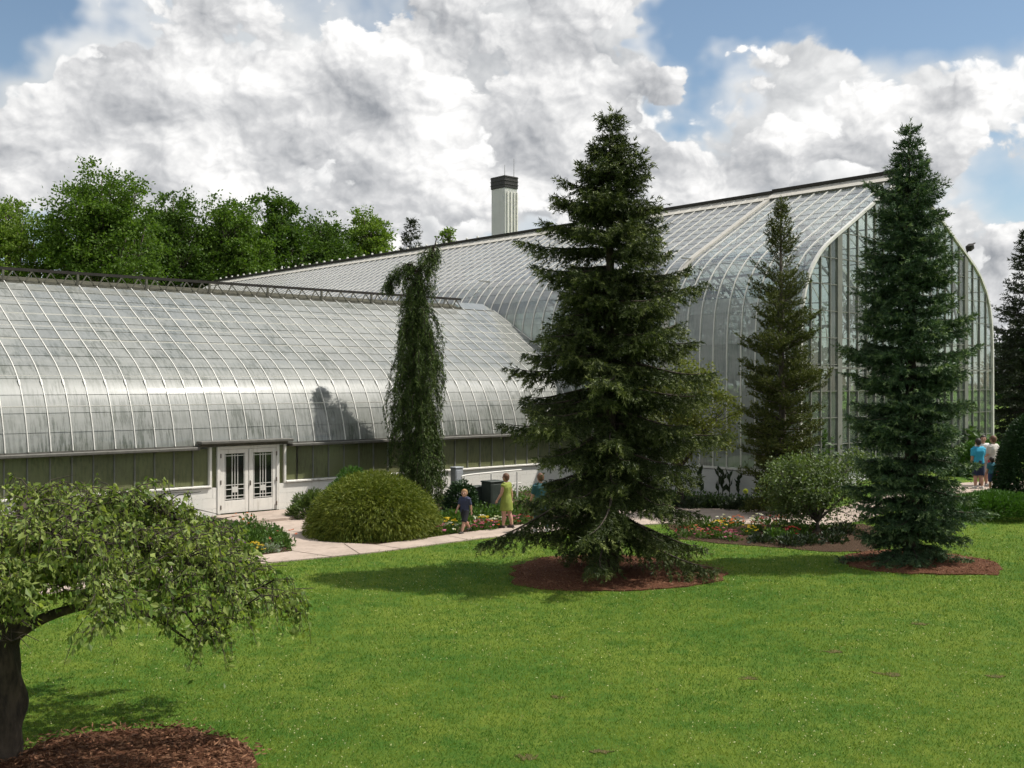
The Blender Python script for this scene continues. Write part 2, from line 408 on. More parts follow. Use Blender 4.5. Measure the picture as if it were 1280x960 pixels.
M['decid_c'] = foliage('tree_leaves_dark', (0.026, 0.062, 0.010), (0.105, 0.170, 0.030), transl=0.36, gloss=.06, patch=1.0)
M['thread'] = foliage('golden_thread_foliage', (0.055, 0.090, 0.012), (0.225, 0.245, 0.040), transl=0.2, gloss=.05)
M['juniper'] = foliage('juniper_foliage', (0.038, 0.095, 0.012), (0.085, 0.190, 0.026), transl=0.2)
M['yew'] = foliage('yew_foliage', (0.014, 0.036, 0.012), (0.036, 0.080, 0.022), transl=0.15)
M['bed_leaf'] = foliage('bedding_leaves', (0.035, 0.085, 0.014), (0.12, 0.20, 0.04), transl=0.3)
M['dark_leaf'] = foliage('dark_leaves', (0.018, 0.030, 0.015), (0.040, 0.060, 0.025), transl=0.2)
M['silver_leaf'] = foliage('silver_leaves', (0.20, 0.24, 0.17), (0.36, 0.40, 0.30), transl=0.2)
M['shrub_leaf'] = foliage('shrub_leaves', (0.045, 0.085, 0.020), (0.17, 0.215, 0.070), transl=0.35, gloss=0.2)
M['olive_tree'] = foliage('pale_tree_leaves', (0.075, 0.105, 0.022), (0.26, 0.27, 0.07), transl=0.4)
M['inside_leaf'] = foliage('glasshouse_leaves', (0.025, 0.055, 0.016), (0.09, 0.15, 0.05), transl=0.3)
for nm, c in {'pink': (0.52, 0.16, 0.26), 'yellow': (0.70, 0.50, 0.05), 'purple': (0.36, 0.08, 0.50), 'orange': (0.72, 0.20, 0.03), 'white_fl': (0.80, 0.78, 0.72), 'red': (0.40, 0.045, 0.05), 'lime': (0.55, 0.58, 0.14), 'salmon': (0.70, 0.24, 0.16)}.items():
    M[nm] = foliage('petals_' + nm, [x * 0.8 for x in c], [min(1, x * 1.15) for x in c], transl=0.3)

# ------------------------------------------------------------------ ground sheets
def lawn_mat():
    m, t = newmat('lawn')
    v = t.n('ShaderNodeTexCoord').outputs['Object']
    a = t.noise(v, 0.35, 4, 0.6); b = t.noise(v, 2.3, 5, 0.6); c = t.noise(v, 16.0, 6, 0.7); d = t.noise(v, 55.0, 4, 0.7)
    f = t.m('ADD', t.m('ADD', t.m('MULTIPLY', a, 0.35), t.m('MULTIPLY', b, 0.35)), t.m('MULTIPLY', c, 0.30))
    cc = t.mix(t.ss(f, 0.40, 0.60), rgb((0.048, 0.118, 0.012)), rgb((0.135, 0.185, 0.022)))
    cc = t.mix(t.ss(d, 0.52, 0.72, 0.0, 0.7), cc, rgb((0.030, 0.085, 0.010)))
    cc = t.mix(t.ss(c, 0.62, 0.76, 0.0, 0.55), cc, rgb((0.19, 0.165, 0.055)))
    h = t.m('ADD', t.m('MULTIPLY', c, 0.6), t.m('MULTIPLY', d, 0.6))
    bp = t.n('ShaderNodeBump', {'Height': h, 'Strength': 0.8, 'Distance': 0.05})
    p = t.n('ShaderNodeBsdfPrincipled', {'Base Color': cc, 'Roughness': 0.9, 'Specular IOR Level': 0.15, 'Normal': bp.outputs[0]})
    return fin(m, t, p.outputs[0])
def soil_mat(name, c1, c2, c3):
    m, t = newmat(name)
    v = t.n('ShaderNodeTexCoord').outputs['Object']
    b = t.noise(v, 3.0, 5, 0.6); c = t.noise(v, 26.0, 6, 0.75); d = t.noise(t.vm('MULTIPLY', v, (1, 1.6, 1)), 60.0, 3, 0.7)
    cc = t.mix(t.ss(c, 0.38, 0.62), rgb(c1), rgb(c2))
    cc = t.mix(t.ss(t.m('ADD', t.m('MULTIPLY', d, .7), t.m('MULTIPLY', b, .3)), 0.52, 0.66, 0, .8), cc, rgb(c3))
    bp = t.n('ShaderNodeBump', {'Height': t.m('ADD', c, d), 'Strength': 1.0, 'Distance': 0.04})
    p = t.n('ShaderNodeBsdfPrincipled', {'Base Color': cc, 'Roughness': 0.95, 'Specular IOR Level': 0.1, 'Normal': bp.outputs[0]})
    return fin(m, t, p.outputs[0])
M['lawn'] = lawn_mat()
M['mulch'] = soil_mat('bark_mulch', (0.078, 0.032, 0.018), (0.185, 0.082, 0.046), (0.29, 0.165, 0.098))
M['straw'] = soil_mat('dry_turf', (0.10, 0.105, 0.035), (0.20, 0.155, 0.07), (0.30, 0.23, 0.13))
M['soil'] = soil_mat('bed_soil', (0.045, 0.028, 0.018), (0.11, 0.070, 0.045), (0.17, 0.115, 0.075))

xs = np.unique(np.concatenate([np.linspace(-1500, -60, 12), np.linspace(-60, -24, 10), np.linspace(-24, 30, 109), np.linspace(30, 70, 10), np.linspace(70, 1500, 12)]))
ys = np.unique(np.concatenate([np.linspace(-300, 0, 8), np.linspace(0, 50, 101), np.linspace(50, 130, 12), np.linspace(130, 2500, 12)]))
gx, gy = np.meshgrid(xs, ys, indexing='ij')
V = np.stack([gx, gy, gz(gx, gy)], -1).reshape(-1, 3)
ni, nj = gx.shape
i, j = np.meshgrid(np.arange(ni - 1), np.arange(nj - 1), indexing='ij')
F = np.stack([i * nj + j, (i + 1) * nj + j, (i + 1) * nj + j + 1, i * nj + j + 1], -1).reshape(-1, 4)
tag(mk('lawn', (V, F), M['lawn'], smooth=True), kind='structure')

def inside(poly, P):
    poly = np.asarray(poly); x, y = P[:, 0], P[:, 1]; r = np.zeros(len(P), bool); n = len(poly)
    for a in range(n):
        x0, y0 = poly[a][:2]; x1, y1 = poly[(a + 1) % n][:2]
        c = ((y0 > y) != (y1 > y)) & (x < (x1 - x0) * (y - y0) / (y1 - y0 + 1e-12) + x0)
        r ^= c
    return r
def sheet(poly, lift, mat, name, kind='structure', edge=0.06, mound=0.0, ragged=0.0, cell=0.35):
    """ground sheet that follows the terrain, with a turned-down edge"""
    import bmesh
    poly = np.asarray(poly, float)[:, :2]
    Q = []
    n = len(poly)
    for a in range(n):
        p, q = poly[a], poly[(a + 1) % n]; k = max(1, int(np.linalg.norm(q - p) / 0.25))
        for s in range(k): Q.append(p + (q - p) * s / k)
    Q = np.array(Q)
    if ragged:
        Q = Q + rng.normal(size=Q.shape) * ragged
    bm = bmesh.new()
    vv = [bm.verts.new((p[0], p[1], 0)) for p in Q]
    f = bm.faces.new(vv)
    if f.normal.z < 0: f.normal_flip()
    lo, hi = Q.min(0), Q.max(0)
    for ax in (0, 1):
        for c in np.arange(math.floor(lo[ax] / cell) * cell, hi[ax], cell):
            co = [0, 0, 0]; no = [0, 0, 0]; co[ax] = c; no[ax] = 1
            bmesh.ops.bisect_plane(bm, geom=bm.verts[:] + bm.edges[:] + bm.faces[:], plane_co=co, plane_no=no)
    cen = Q.mean(0); ext = (hi - lo) / 2
    bm.normal_update()
    bd = [e for e in bm.edges if e.is_boundary]
    ex = bmesh.ops.extrude_edge_only(bm, edges=bd)['geom']
    down = {v for v in ex if isinstance(v, bmesh.types.BMVert)}
    for v in bm.verts:
        z = float(gz(v.co.x, v.co.y))
        if v in down: v.co.z = z - edge
        else:
            m_ = 0.0
            if mound:
                r = math.hypot((v.co.x - cen[0]) / ext[0], (v.co.y - cen[1]) / ext[1])
                m_ = mound * max(0, 1 - r * r) + 0.012 * math.sin(v.co.x * 9) * math.cos(v.co.y * 7)
            v.co.z = z + lift + m_
    bmesh.ops.recalc_face_normals(bm, faces=bm.faces[:])
    me = bpy.data.meshes.new(name); bm.to_mesh(me); bm.free()
    me.materials.append(mat)
    o = link(name, me)
    return tag(o, kind=kind)
def G2(px, py): return onground(px, py)[:2]
UDIR = np.array([0.7466, 0.6652]); VDIR = np.array([-0.6652, 0.7466])
def uv(u, v): return UDIR * u + VDIR * v
def ell(c, rx, ry, n=40, wob=0.06):
    t = np.arange(n) * 2 * np.pi / n
    k = 1 + wob * np.sin(3 * t + c[0]) + wob * 0.6 * np.sin(5 * t + 1)
    return np.stack([c[0] + rx * k * np.cos(t), c[1] + ry * k * np.sin(t)], 1)
BED_A = ell((2.28, 24.35), 2.45, 2.25)
BED_B = ell((9.75, 25.6), 1.8, 1.8)
BED_C = ell((-4.45, 12.1), 1.45, 1.25, wob=0.05)
# concrete path: along the wing, then round the big glasshouse to the right
PATH = [uv(-6, 22.75), uv(12, 22.75), G2(300, 708), G2(480, 690), G2(600, 674), G2(660, 668), G2(740, 661), G2(830, 655), G2(930, 656), G2(1045, 657), G2(1130, 632), G2(1225, 615), G2(1330, 612),
        G2(1330, 600), G2(1225, 603), G2(1130, 612), G2(1045, 636), G2(950, 638), G2(850, 636), G2(760, 640), G2(680, 653), G2(600, 664), G2(545, 672), G2(470, 682), G2(398, 678), G2(385, 656), uv(18.4, 31.45), uv(15.4, 31.45), G2(352, 662), G2(366, 690), G2(290, 700), uv(6, 24.3), uv(-6, 24.3)]
BED_WING = [G2(545, 671), G2(600, 663), G2(680, 652), G2(745, 640), G2(850, 635), G2(945, 637), uv(32.7, 21.7), uv(32.7, 31.55), uv(18.5, 31.55), G2(388, 655), G2(400, 677), G2(470, 681)]
BED_LEFT = [uv(-6, 24.35), uv(6, 24.35), G2(290, 699), G2(364, 689), G2(350, 661), uv(15.3, 31.55), uv(-6, 31.55)]
BED_RIGHT = [G2(835, 656), G2(930, 657), G2(1045, 658), G2(1080, 655), G2(1120, 668), G2(1090, 690), G2(1030, 690), G2(960, 684), G2(900, 680), G2(850, 674)]
sheet(BED_WING, 0.012, M['soil'], 'planting_bed', ragged=0.02)
sheet(BED_LEFT, 0.012, M['soil'], 'planting_bed', ragged=0.02)
sheet(BED_RIGHT, 0.014, M['soil'], 'planting_bed', ragged=0.04)
sheet(BED_A, 0.02, M['mulch'], 'mulch_bed', mound=0.08, ragged=0.07)
sheet(BED_B, 0.02, M['mulch'], 'mulch_bed', mound=0.08, ragged=0.07)
sheet(BED_C, 0.02, M['mulch'], 'mulch_bed', mound=0.05, ragged=0.07, cell=0.2)
# concrete slabs: path cut into bays with open joints
path = sheet(PATH, 0.030, M['concrete'], 'path', edge=0.05)
joint = paint('joint', (0.10, 0.075, 0.055), 0.9, 0.2, 8)
def strip(p, q, w, name, mat, lift, parent=None):
    p, q = np.array(p, float)[:2], np.array(q, float)[:2]; d = (q - p) / np.linalg.norm(q - p); s = np.array([-d[1], d[0]]) * w / 2
    n = 8; V = []
    for k in range(n + 1):
        c = p + (q - p) * k / n
        for sg in (-1, 1):
            a = c + s * sg; V.append((a[0], a[1], float(gz(a[0], a[1])) + lift))
    F = [[2 * k, 2 * k + 1, 2 * k + 3, 2 * k + 2] for k in range(n)]
    o = mk(name, (np.array(V), np.array(F)), mat, parent)
    return o
for a, b in [((366, 690), (420, 698)), ((470, 682), (505, 688)), ((560, 671), (585, 676)), ((640, 660), (672, 667)), ((353, 664), (398, 669)), ((1150, 624), (1160, 606)), ((430, 681), (450, 694))]:
    strip(G2(*a), G2(*b), 0.03, 'joint', joint, 0.034, path)
o = mk('landing', bbox_bev(15.3, 18.45, 29.6, 31.5, -0.05, 0.13, 0.02), M['concrete']); o.rotation_euler = (0, 0, R(41.7)); tag(o, kind='structure')

# ------------------------------------------------------------------ grass, clover and bark chips
def scatter_lawn(n_target, ymin=10.6, ymax=33.0, power=2.0):
    u = rng.random(n_target)
    y = np.exp(np.log(ymin) + u * (np.log(ymax) - np.log(ymin))) if power == 2.0 else ymin + (ymax - ymin) * u
    x = (rng.random(n_target) - 0.5) * 2 * 0.56 * y
    return np.stack([x, y], 1)
BLOCK = [PATH, BED_WING, BED_LEFT, BED_RIGHT, BED_A, BED_B, BED_C]
P2 = scatter_lawn(330000)
keep = np.ones(len(P2), bool)
for b in BLOCK: keep &= ~inside(b, P2 + rng.normal(size=P2.shape) * 0.11)
P2 = P2[keep]
P3 = np.column_stack([P2, gz(P2[:, 0], P2[:, 1]) - 0.004])
n = len(P3)
az_ = rng.random(n) * 2 * np.pi; lean = 0.35 + 0.65 * rng.random(n)
D = np.stack([np.cos(az_) * lean, np.sin(az_) * lean, np.ones(n) * 0.9], 1)
sc_ = (P2[:, 1] / 12.0) ** 0.55
VF = blade_faces(P3, D, (0.026 + 0.030 * rng.random(n)) * sc_, 0.0085 * sc_)
def grass_mat():
    m, t = newmat('grass_blades')
    g = t.n('ShaderNodeNewGeometry'); r = g.outputs['Random Per Island']
    v = g.outputs['Position']
    a = t.noise(v, 0.45, 4, 0.6); b = t.noise(v, 2.8, 5, 0.65)
    f = t.m('ADD', t.m('MULTIPLY', r, 0.42), t.m('ADD', t.m('MULTIPLY', a, 0.62), t.m('MULTIPLY', b, 0.72)))
    f = t.m('SUBTRACT', f, 0.08)
    cc = t.mix(t.ss(f, 0.48, 1.10), rgb((0.030, 0.115, 0.010)), rgb((0.190, 0.250, 0.028)))
    cc = t.mix(t.ss(r, 0.965, 0.985), cc, rgb((0.30, 0.25, 0.10)))
    d = t.n('ShaderNodeBsdfPrincipled', {'Base Color': cc, 'Roughness': 0.55, 'Specular IOR Level': 0.25})
    tr = t.n('ShaderNodeBsdfTranslucent', {'Color': t.mix(1.0, cc, (1.1, 1.2, 0.5, 1), 'MULTIPLY')})
    return fin(m, t, t.n('ShaderNodeMixShader', {0: 0.3, 1: d.outputs[0], 2: tr.outputs[0]}).outputs[0])
tag(mk('grass', VF, grass_mat()), 'short mown lawn grass in front of the glasshouses', 'grass', kind='stuff')
P2 = scatter_lawn(5200, 10.6, 30)
den = np.sin(P2[:, 0] * 0.9 + 1.3) * np.cos(P2[:, 1] * 0.7) + rng.normal(size=len(P2)) * 0.6
keep = den > -0.1
for b in BLOCK: keep &= ~inside(b, P2)
P2 = P2[keep]; n = len(P2)
P3 = np.column_stack([P2, gz(P2[:, 0], P2[:, 1]) + 0.028])
s_ = 0.0078 * (P2[:, 1] / 12.0) ** 0.4
parts = []
for k in range(2):
    parts.append(leaf_faces(P3 - np.array([0, 0, 0.0]), runit(n) * np.array([1, 1, .5]) + np.array([0, 0, .3]), s_ * 2, s_ * 1.8))
tag(mk('clover_flowers', join(parts), foliage('clover_petals', (0.42, 0.40, 0.14), (0.72, 0.70, 0.50), transl=0.2)), 'tiny pale clover flowers dotted over the lawn', 'clover', kind='stuff')
parts = []
for poly, n in ((BED_A, 2600), (BED_B, 1600), (BED_C, 5200)):
    lo, hi = poly.min(0) - .15, poly.max(0) + .15
    q = lo + (hi - lo) * rng.random((n, 2)); q = q[inside(poly * 1.0, q + rng.normal(size=q.shape) * 0.06)]
    p = np.column_stack([q, gz(q[:, 0], q[:, 1]) + 0.06 + 0.03 * rng.random(len(q))])
    d = runit(len(q)) * np.array([1, 1, 0.35])
    parts.append(leaf_faces(p, d, 0.05 + 0.06 * rng.random(len(q)), 0.022))
tag(mk('bark_chips', join(parts), foliage('chips', (0.060, 0.026, 0.014), (0.31, 0.165, 0.095), transl=0.0, gloss=0.03)), 'loose brown bark chips on the tree beds', 'bark chips', kind='stuff')
# a few bare worn spots in the turf
for k, (px, py, s) in enumerate([(1110, 843, .22), (1245, 846, .16), (1040, 815, .2), (660, 947, .15), (750, 940, .12), (935, 848, .14), (1150, 780, .2), (700, 872, .1)]):
    c = onground(px, py); pts = ell(c[:2], s * .8, s * 0.4, 22, 0.25)
    tag(sheet(pts, 0.010, M['straw'], 'worn_patch', edge=0.012, ragged=0.03, cell=0.1), kind='structure')

# leafy ground cover filling the beds along the walls
parts = []
for poly, n in ((BED_WING, 15000), (BED_LEFT, 15000)):
    q_ = np.array(poly); lo, hi = q_.min(0), q_.max(0); lo[0] = max(lo[0], -16)
    q = lo + (hi - lo) * rng.random((n * 2, 2)); q = q[inside(q_ * 1.0, q)][:n]
    dn = np.sin(q[:, 0] * 1.7) * np.cos(q[:, 1] * 1.3 + .6) + .6 * np.sin(q[:, 0] * 4.1 + q[:, 1] * 3.0); hh = np.clip(.16 + .12 * dn, .0, .4)
    ok = (hh > .06) & ~inside(np.array([uv(14.9, 28.5), uv(18.9, 28.5), uv(18.9, 31.6), uv(14.9, 31.6)]), q); q, hh = q[ok], hh[ok]
    p = np.column_stack([q, gz(q[:, 0], q[:, 1]) + .02 + hh * rng.random(len(q))])
    parts.append(leaf_faces(p, runit(len(q)) + np.array([0, 0, .7]), .10, .055, fold=.1))
tag(mk('ground_cover', join(parts), M['bed_leaf']), 'low leafy ground cover filling the beds below the glasshouse walls', 'ground cover', kind='stuff')

# ------------------------------------------------------------------ glasshouses
ROT = R(41.7)                                         # local x runs right and away (u), local y left and away (v)
def prof_fine(P, m=24):
    Q = catmull(P, m); s = np.concatenate([[0], np.cumsum(np.linalg.norm(np.diff(Q, axis=0), axis=1))])
    return Q, s
def prof_at(Q, s, a):
    return np.stack([np.interp(a, s, Q[:, 0]), np.interp(a, s, Q[:, 1])], -1)
def prof_n(Q, s, a, flip=1):
    e = 0.02; d = prof_at(Q, s, np.minimum(np.asarray(a) + e, s[-1])) - prof_at(Q, s, np.maximum(np.asarray(a) - e, 0))
    d = nrm(d); return np.stack([-d[:, 1], d[:, 0]], -1) * flip
def slab_on(Q, s, a0, a1, w, th, lift0, lift1, seg, axis):
    """pane: strip of the profile from arc a0 to a1, width w; axis 0 = profile in (y,z), width along x"""
    a = np.linspace(a0, a1, seg + 1); P = prof_at(Q, s, a); N = prof_n(Q, s, a)
    l = np.linspace(lift0, lift1, seg + 1)[:, None]
    o = P + N * (l + th); b = P + N * l
    V = []
    for k in range(seg + 1):
        for q in (b[k], o[k]):
            for sx in (-w / 2, w / 2):
                V.append((sx, q[0], q[1]) if axis == 0 else (q[0], -sx, q[1]))
    F = [[0, 1, 3, 2]]
    for k in range(seg):
        i = 4 * k; j = i + 4
        F += [[i + 2, i + 3, j + 3, j + 2], [i + 1, i, j, j + 1], [i, i + 2, j + 2, j], [i + 3, i + 1, j + 1, j + 3]]
    e = 4 * seg; F.append([e, e + 2, e + 3, e + 1])
    return np.array(V), np.array(F)
def rib_on(Q, s, w, h, axis, step=0.35, sink=0.02):
    a = np.unique(np.concatenate([np.arange(0, s[-1], step), [s[-1]]]))
    return slab_on(Q, s, 0, s[-1], w, h + sink, -sink, -sink, len(a) - 1, axis)
def proj(P):
    P = np.atleast_2d(P); return CX + FPX * P[:, 0] / P[:, 1], CY - FPX * (P[:, 2] - EYE) / P[:, 1]

# ---- the long low wing on the left
U0, U1, V0 = 3.0, 32.76, 31.6
NB = 48; DU = (U1 - U0) / NB
wing = thing('glasshouse_wing', 'long low greenhouse wing with curved whitewashed glass roof and double door', 'greenhouse', tuple(uv(U0, V0)) + (0,), ROT)
def wing_w(x, y, z):
    p = uv(U0 + x, V0 + y); return np.array([p[0], p[1], z])
WP, WS = prof_fine([(0.00, 2.36), (0.16, 3.0), (0.42, 3.68), (0.82, 4.32), (1.45, 4.88), (2.25, 5.36), (3.6, 6.12), (5.0, 6.91), (6.5, 7.75)])
WP2 = WP[::-1] * np.array([-1, 1]) + np.array([14.6, 0]); WS2 = WS[-1] - WS[::-1]
NR = 15
edges = np.linspace(0, WS[-1], NR + 1)
row_mesh = []
for r_ in range(NR):
    VF = slab_on(WP, WS, edges[r_] - 0.03, edges[r_ + 1], DU - 0.035, 0.006, 0.014, 0.0, 5, 0)
    row_mesh.append((VF, mesh_data('pane', VF[0], VF[1], M['wing_glass'], smooth=False)))
    for p in row_mesh[-1][1].polygons:
        p.use_smooth = True
    row_mesh[-1][1].set_sharp_from_angle(angle=R(40))
cells = []
for b in range(NB):
    for r_ in range(NR):
        m = prof_at(WP, WS, np.array([(edges[r_] + edges[r_ + 1]) / 2]))[0]
        w_ = wing_w((b + 0.5) * DU, m[0], m[1]); qx, qy = proj(w_)
        vis = 0 < qx[0] < 660
        cells.append((0 if vis else 1, w_[1], b, r_))
cells.sort()
glazing = mk('glazing_frame', join([box(-0.05, U1 - U0, -0.02, 0.06, 2.325, 2.36)]), M['gutter'], wing)
rest = []
for k, (_, _, b, r_) in enumerate(cells):
    if k < 300:
        link('pane', row_mesh[r_][1], glazing, ((b + 0.5) * DU, 0, 0))
    else:
        V, F = row_mesh[r_][0]; rest.append((V + np.array([(b + 0.5) * DU, 0, 0]), F))
for b in range(NB):                                   # the slope at the back
    V, F = slab_on(WP2, WS2, 0, WS2[-1], DU - 0.035, 0.006, 0, 0, 12, 0); rest.append((V + np.array([(b + 0.5) * DU, 0, 0]), F))
o = mk('pane_field', join(rest), M['wing_glass'], glazing); o['kind'] = 'stuff'
for p in o.data.polygons: p.use_smooth = True
o.data.set_sharp_from_angle(angle=R(40))
rm = mesh_data('rib', *rib_on(WP, WS, 0.026, 0.04, 0), M['rib'])
for b in range(NB + 1):
    link('rib', rm, wing, (b * DU, 0, 0))
# cleats where the ribs are bolted at the bend
cm = mesh_data('cleat', *bar((0, 0.78, 4.24), (0, 0.89, 4.40), 0.05, 0.07), M['rib'])
for b in range(NB + 1): link('cleat', cm, wing, (b * DU, -0.02, 0.02))
for a in (1.35, 2.45, 4.6, 5.5, 6.4, 7.3):
    p = prof_at(WP, WS, np.array([a]))[0]; nn = prof_n(WP, WS, np.array([a]))[0]
    c = p + nn * 0.012
    mk('purlin', bar((0, c[0], c[1]), (U1 - U0, c[0], c[1]), 0.03 if a > 3 else 0.035, 0.03), M['rib'], wing)
# ridge: vent boards and the open truss with its dark rail
LT = 27.9                                             # truss stops short of the big house
mk('ridge_board', join([bar((0, 6.48, 7.72), (U1 - U0, 6.48, 7.72), 0.10, 0.05)]), M['rust'], wing)
mk('vent_board', (np.array([[0, 6.52, 7.74], [LT, 6.52, 7.74], [LT, 7.35, 8.02], [0, 7.35, 8.02], [0, 8.1, 7.74], [LT, 8.1, 7.74]]), np.array([[0, 1, 2, 3], [3, 2, 5, 4]])), M['rust'], wing)
mk('top_rail', bar((-0.2, 6.62, 8.20), (LT, 6.62, 8.20), 0.09, 0.10), M['dark_metal'], wing)
mk('bottom_rail', bar((-0.2, 6.55, 7.80), (LT, 6.55, 7.80), 0.05, 0.05), M['old_metal'], wing)
sa = mesh_data('strut', *bar((0, 6.60, 8.16), (0.24, 6.52, 7.80), 0.035), M['old_metal'])
sb = mesh_data('strut', *bar((0, 6.60, 8.16), (-0.24, 6.52, 7.80), 0.035), M['old_metal'])
sc2 = mesh_data('post', *bar((0, 6.6, 8.16), (0, 6.6, 7.76), 0.07), M['old_metal'])
for b in range(int(LT / DU)):
    link('strut', sa, wing, ((b + 0.5) * DU, 0, 0)); link('strut', sb, wing, ((b + 0.5) * DU, 0, 0))
    if b % 4 == 1: link('post', sc2, wing, (b * DU, 0, 0))
# glazed cap between the end of the truss and the big house
for s_, (y0, z0, y1, z1) in enumerate([(6.5, 7.76, 7.3, 8.12), (7.3, 8.12, 8.1, 7.76)]):
    mk('ridge_pane', (np.array([[LT + .05, y0, z0], [U1 - U0, y0, z0], [U1 - U0, y1, z1], [LT + .05, y1, z1]]), np.array([[0, 1, 2, 3]])), M['wing_glass'], wing)
# walls
def blocks(parent, x0, x1, y, z0, z1, nz, bl, mat, axis=0, jo=0.005, depth=0.2):
    dz = (z1 - z0) / nz; V_, cache = [], {}
    for r_ in range(nz):
        x = x0; first = True
        while x < x1 - 1e-6:
            l = min((bl * 0.5 if (first and r_ % 2) else bl), x1 - x); first = False
            key = round(l, 3)
            if key not in cache:
                VF = bbox_bev(0, l - jo, 0, depth, 0, dz - jo, 0.002)
                if axis: VF = (np.stack([VF[0][:, 1], -VF[0][:, 0], VF[0][:, 2]], 1), VF[1])
                cache[key] = mesh_data('block', *VF, mat)
            link('block', cache[key], parent, (x, y, z0 + r_ * dz) if not axis else (y, x, z0 + r_ * dz)) if not axis else link('block', cache[key], parent, (y, -x, z0 + r_ * dz))
            x += l
DX0, DX1 = 12.62, 14.72                               # door opening (local x)
bw = mk('base_wall', join([box(0, DX0 - .02, .03, .28, 0, 1.0), box(DX1 + .02, U1 - U0, .03, .28, 0, 1.0)]), M['gutter'], wing)
blocks(bw, 0.0, DX0 - .06, 0.0, 0.0, 1.0, 3, 1.24, M['wall'])
blocks(bw, DX1 + .06, U1 - U0 - .02, 0.0, 0.0, 1.0, 3, 1.24, M['wall'])
for (a, b) in ((0, DX0 - .30), (DX1 + .30, U1 - U0)):
    mk('sill', bbox_bev(a, b, -0.07, 0.2, 1.01, 1.075, 0.012), M['white'], wing)
wm = mesh_data('window_pane', *bbox_bev(0.02, DU - 0.02, 0.10, 0.112, 1.08, 2.24, 0.002), M['window_glass'])
mm = mesh_data('mullion', *box(-0.018, 0.018, 0.06, 0.13, 1.07, 2.26), M['steel'])
for b in range(NB):
    x0, x1 = b * DU, (b + 1) * DU
    if x1 < DX0 - .25 or x0 > DX1 + .25:
        link('window_pane', wm, wing, (x0, 0, 0)); link('mullion', mm, wing, (x0, 0, 0))
for (a, b) in ((math.floor((DX0 - .25) / DU) * DU, DX0 - .33), (DX1 + .33, math.ceil((DX1 + .25) / DU) * DU)):
    mk('window_pane', bbox_bev(a + .02, b, 0.10, 0.112, 1.08, 2.24, .002), M['window_glass'], wing)
    link('mullion', mm, wing, (a if a < DX0 else b, 0, 0))
# eave gutter, stepped up over the door
for (a, b, z) in ((-0.1, DX0 - 0.75, 2.27), (DX1 + 0.42, U1 - U0, 2.27)):
    mk('eave_gutter', bbox_bev(a, b, -0.26, 0.12, z - 0.05, z + 0.05, 0.02), M['gutter'], wing)
mk('door_canopy', bbox_bev(DX0 - 0.75, DX1 + 0.42, -0.34, 0.12, 2.40, 2.50, 0.02), M['gutter'], wing)
mk('door_canopy', bbox_bev(DX0 - 0.7, DX1 + 0.38, -0.05, 0.12, 2.30, 2.398, 0.01), M['gutter'], wing)
for x in (DX0 - .30, DX1 + .26):
    mk('door_post', bbox_bev(x - 0.02, x + 0.06, -0.02, 0.14, 1.0, 2.30, 0.008), M['white'], wing)
for (a, b) in ((DX0 - .24, DX0 - .06), (DX1 + .06, DX1 + .24)):
    mk('side_light', bbox_bev(a, b, 0.06, 0.08, 1.0, 2.28, 0.003), M['window_glass'], wing)
df = mk('door_frame', join([bbox_bev(DX0 - .06, DX0 + .05, -0.03, 0.15, 0.13, 2.30, .008), bbox_bev(DX1 - .05, DX1 + .06, -0.03, 0.15, 0.13, 2.30, .008), bbox_bev(DX0 + .052, DX1 - .052, -0.03, 0.15, 2.2, 2.30, .008)]), M['white'], wing)
xm = (DX0 + DX1) / 2
for (a, b, hx) in ((DX0 + .06, xm - .012, DX0 + .055), (xm + .012, DX1 - .06, DX1 - .055)):
    gx0, gx1, gz0, gz1 = a + .15, b - .12, 0.55, 2.06
    dr = mk('door', join([bbox_bev(a, gx0, 0, .05, .15, 2.19, .006), bbox_bev(gx1, b, 0, .05, .15, 2.19, .006), bbox_bev(gx0 + .001, gx1 - .001, 0.001, .049, .15, gz0, .006), bbox_bev(gx0 + .001, gx1 - .001, .001, .049, gz1, 2.19, .006)]), M['white'], wing)
    mk('door_pane', box(gx0, gx1, .024, .032, gz0, gz1), M['door_glass'], dr)
    w_ = gx1 - gx0; gr = []
    for f in (0.04, .36, .5, .64, .96):
        gr.append(box(gx0 + w_ * f - .011, gx0 + w_ * f + .011, .004, .020, gz0 + .02, gz1 - .02))
    for f in (0.10, .24, .33):
        gr.append(box(gx0 + .01, gx1 - .01, .002, .019, gz0 + (gz1 - gz0) * f - .011, gz0 + (gz1 - gz0) * f + .011))
    for z in (gz0 + .045, gz1 - .07): gr.append(box(gx0 + .01, gx1 - .01, .002, .019, z - .011, z + .011))
    gr.append(box(gx0 + w_ * .36, gx0 + w_ * .64, .000, .0185, gz0 + (gz1 - gz0) * .17, gz0 + (gz1 - gz0) * .29))
    mk('grille', join(gr), M['rib'], dr)
    for z in (.35, 1.15, 2.0):
        mk('hinge', bbox_bev(hx - .02, hx + .02, -.045, -.031, z - .07, z + .07, .004), M['hinge'], dr)
mk('door_handle', bbox_bev(xm + .03, xm + .06, -.05, .0, 1.0, 1.16, .008), M['hinge'], wing)
# end wall on the far left, back wall
mk('back_wall', box(0, U1 - U0, 14.5, 14.7, 0, 2.3), M['grey_wall'], wing)
mk('end_wall', (np.concatenate([np.column_stack([np.full(len(WP), 0.01), WP]), np.column_stack([np.full(len(WP2), 0.01), WP2]), [[0.01, 14.6, 0], [0.01, 0.3, 0]]]), [np.arange(len(WP) + len(WP2) + 2)[None]]), M['grey_wall'], wing)

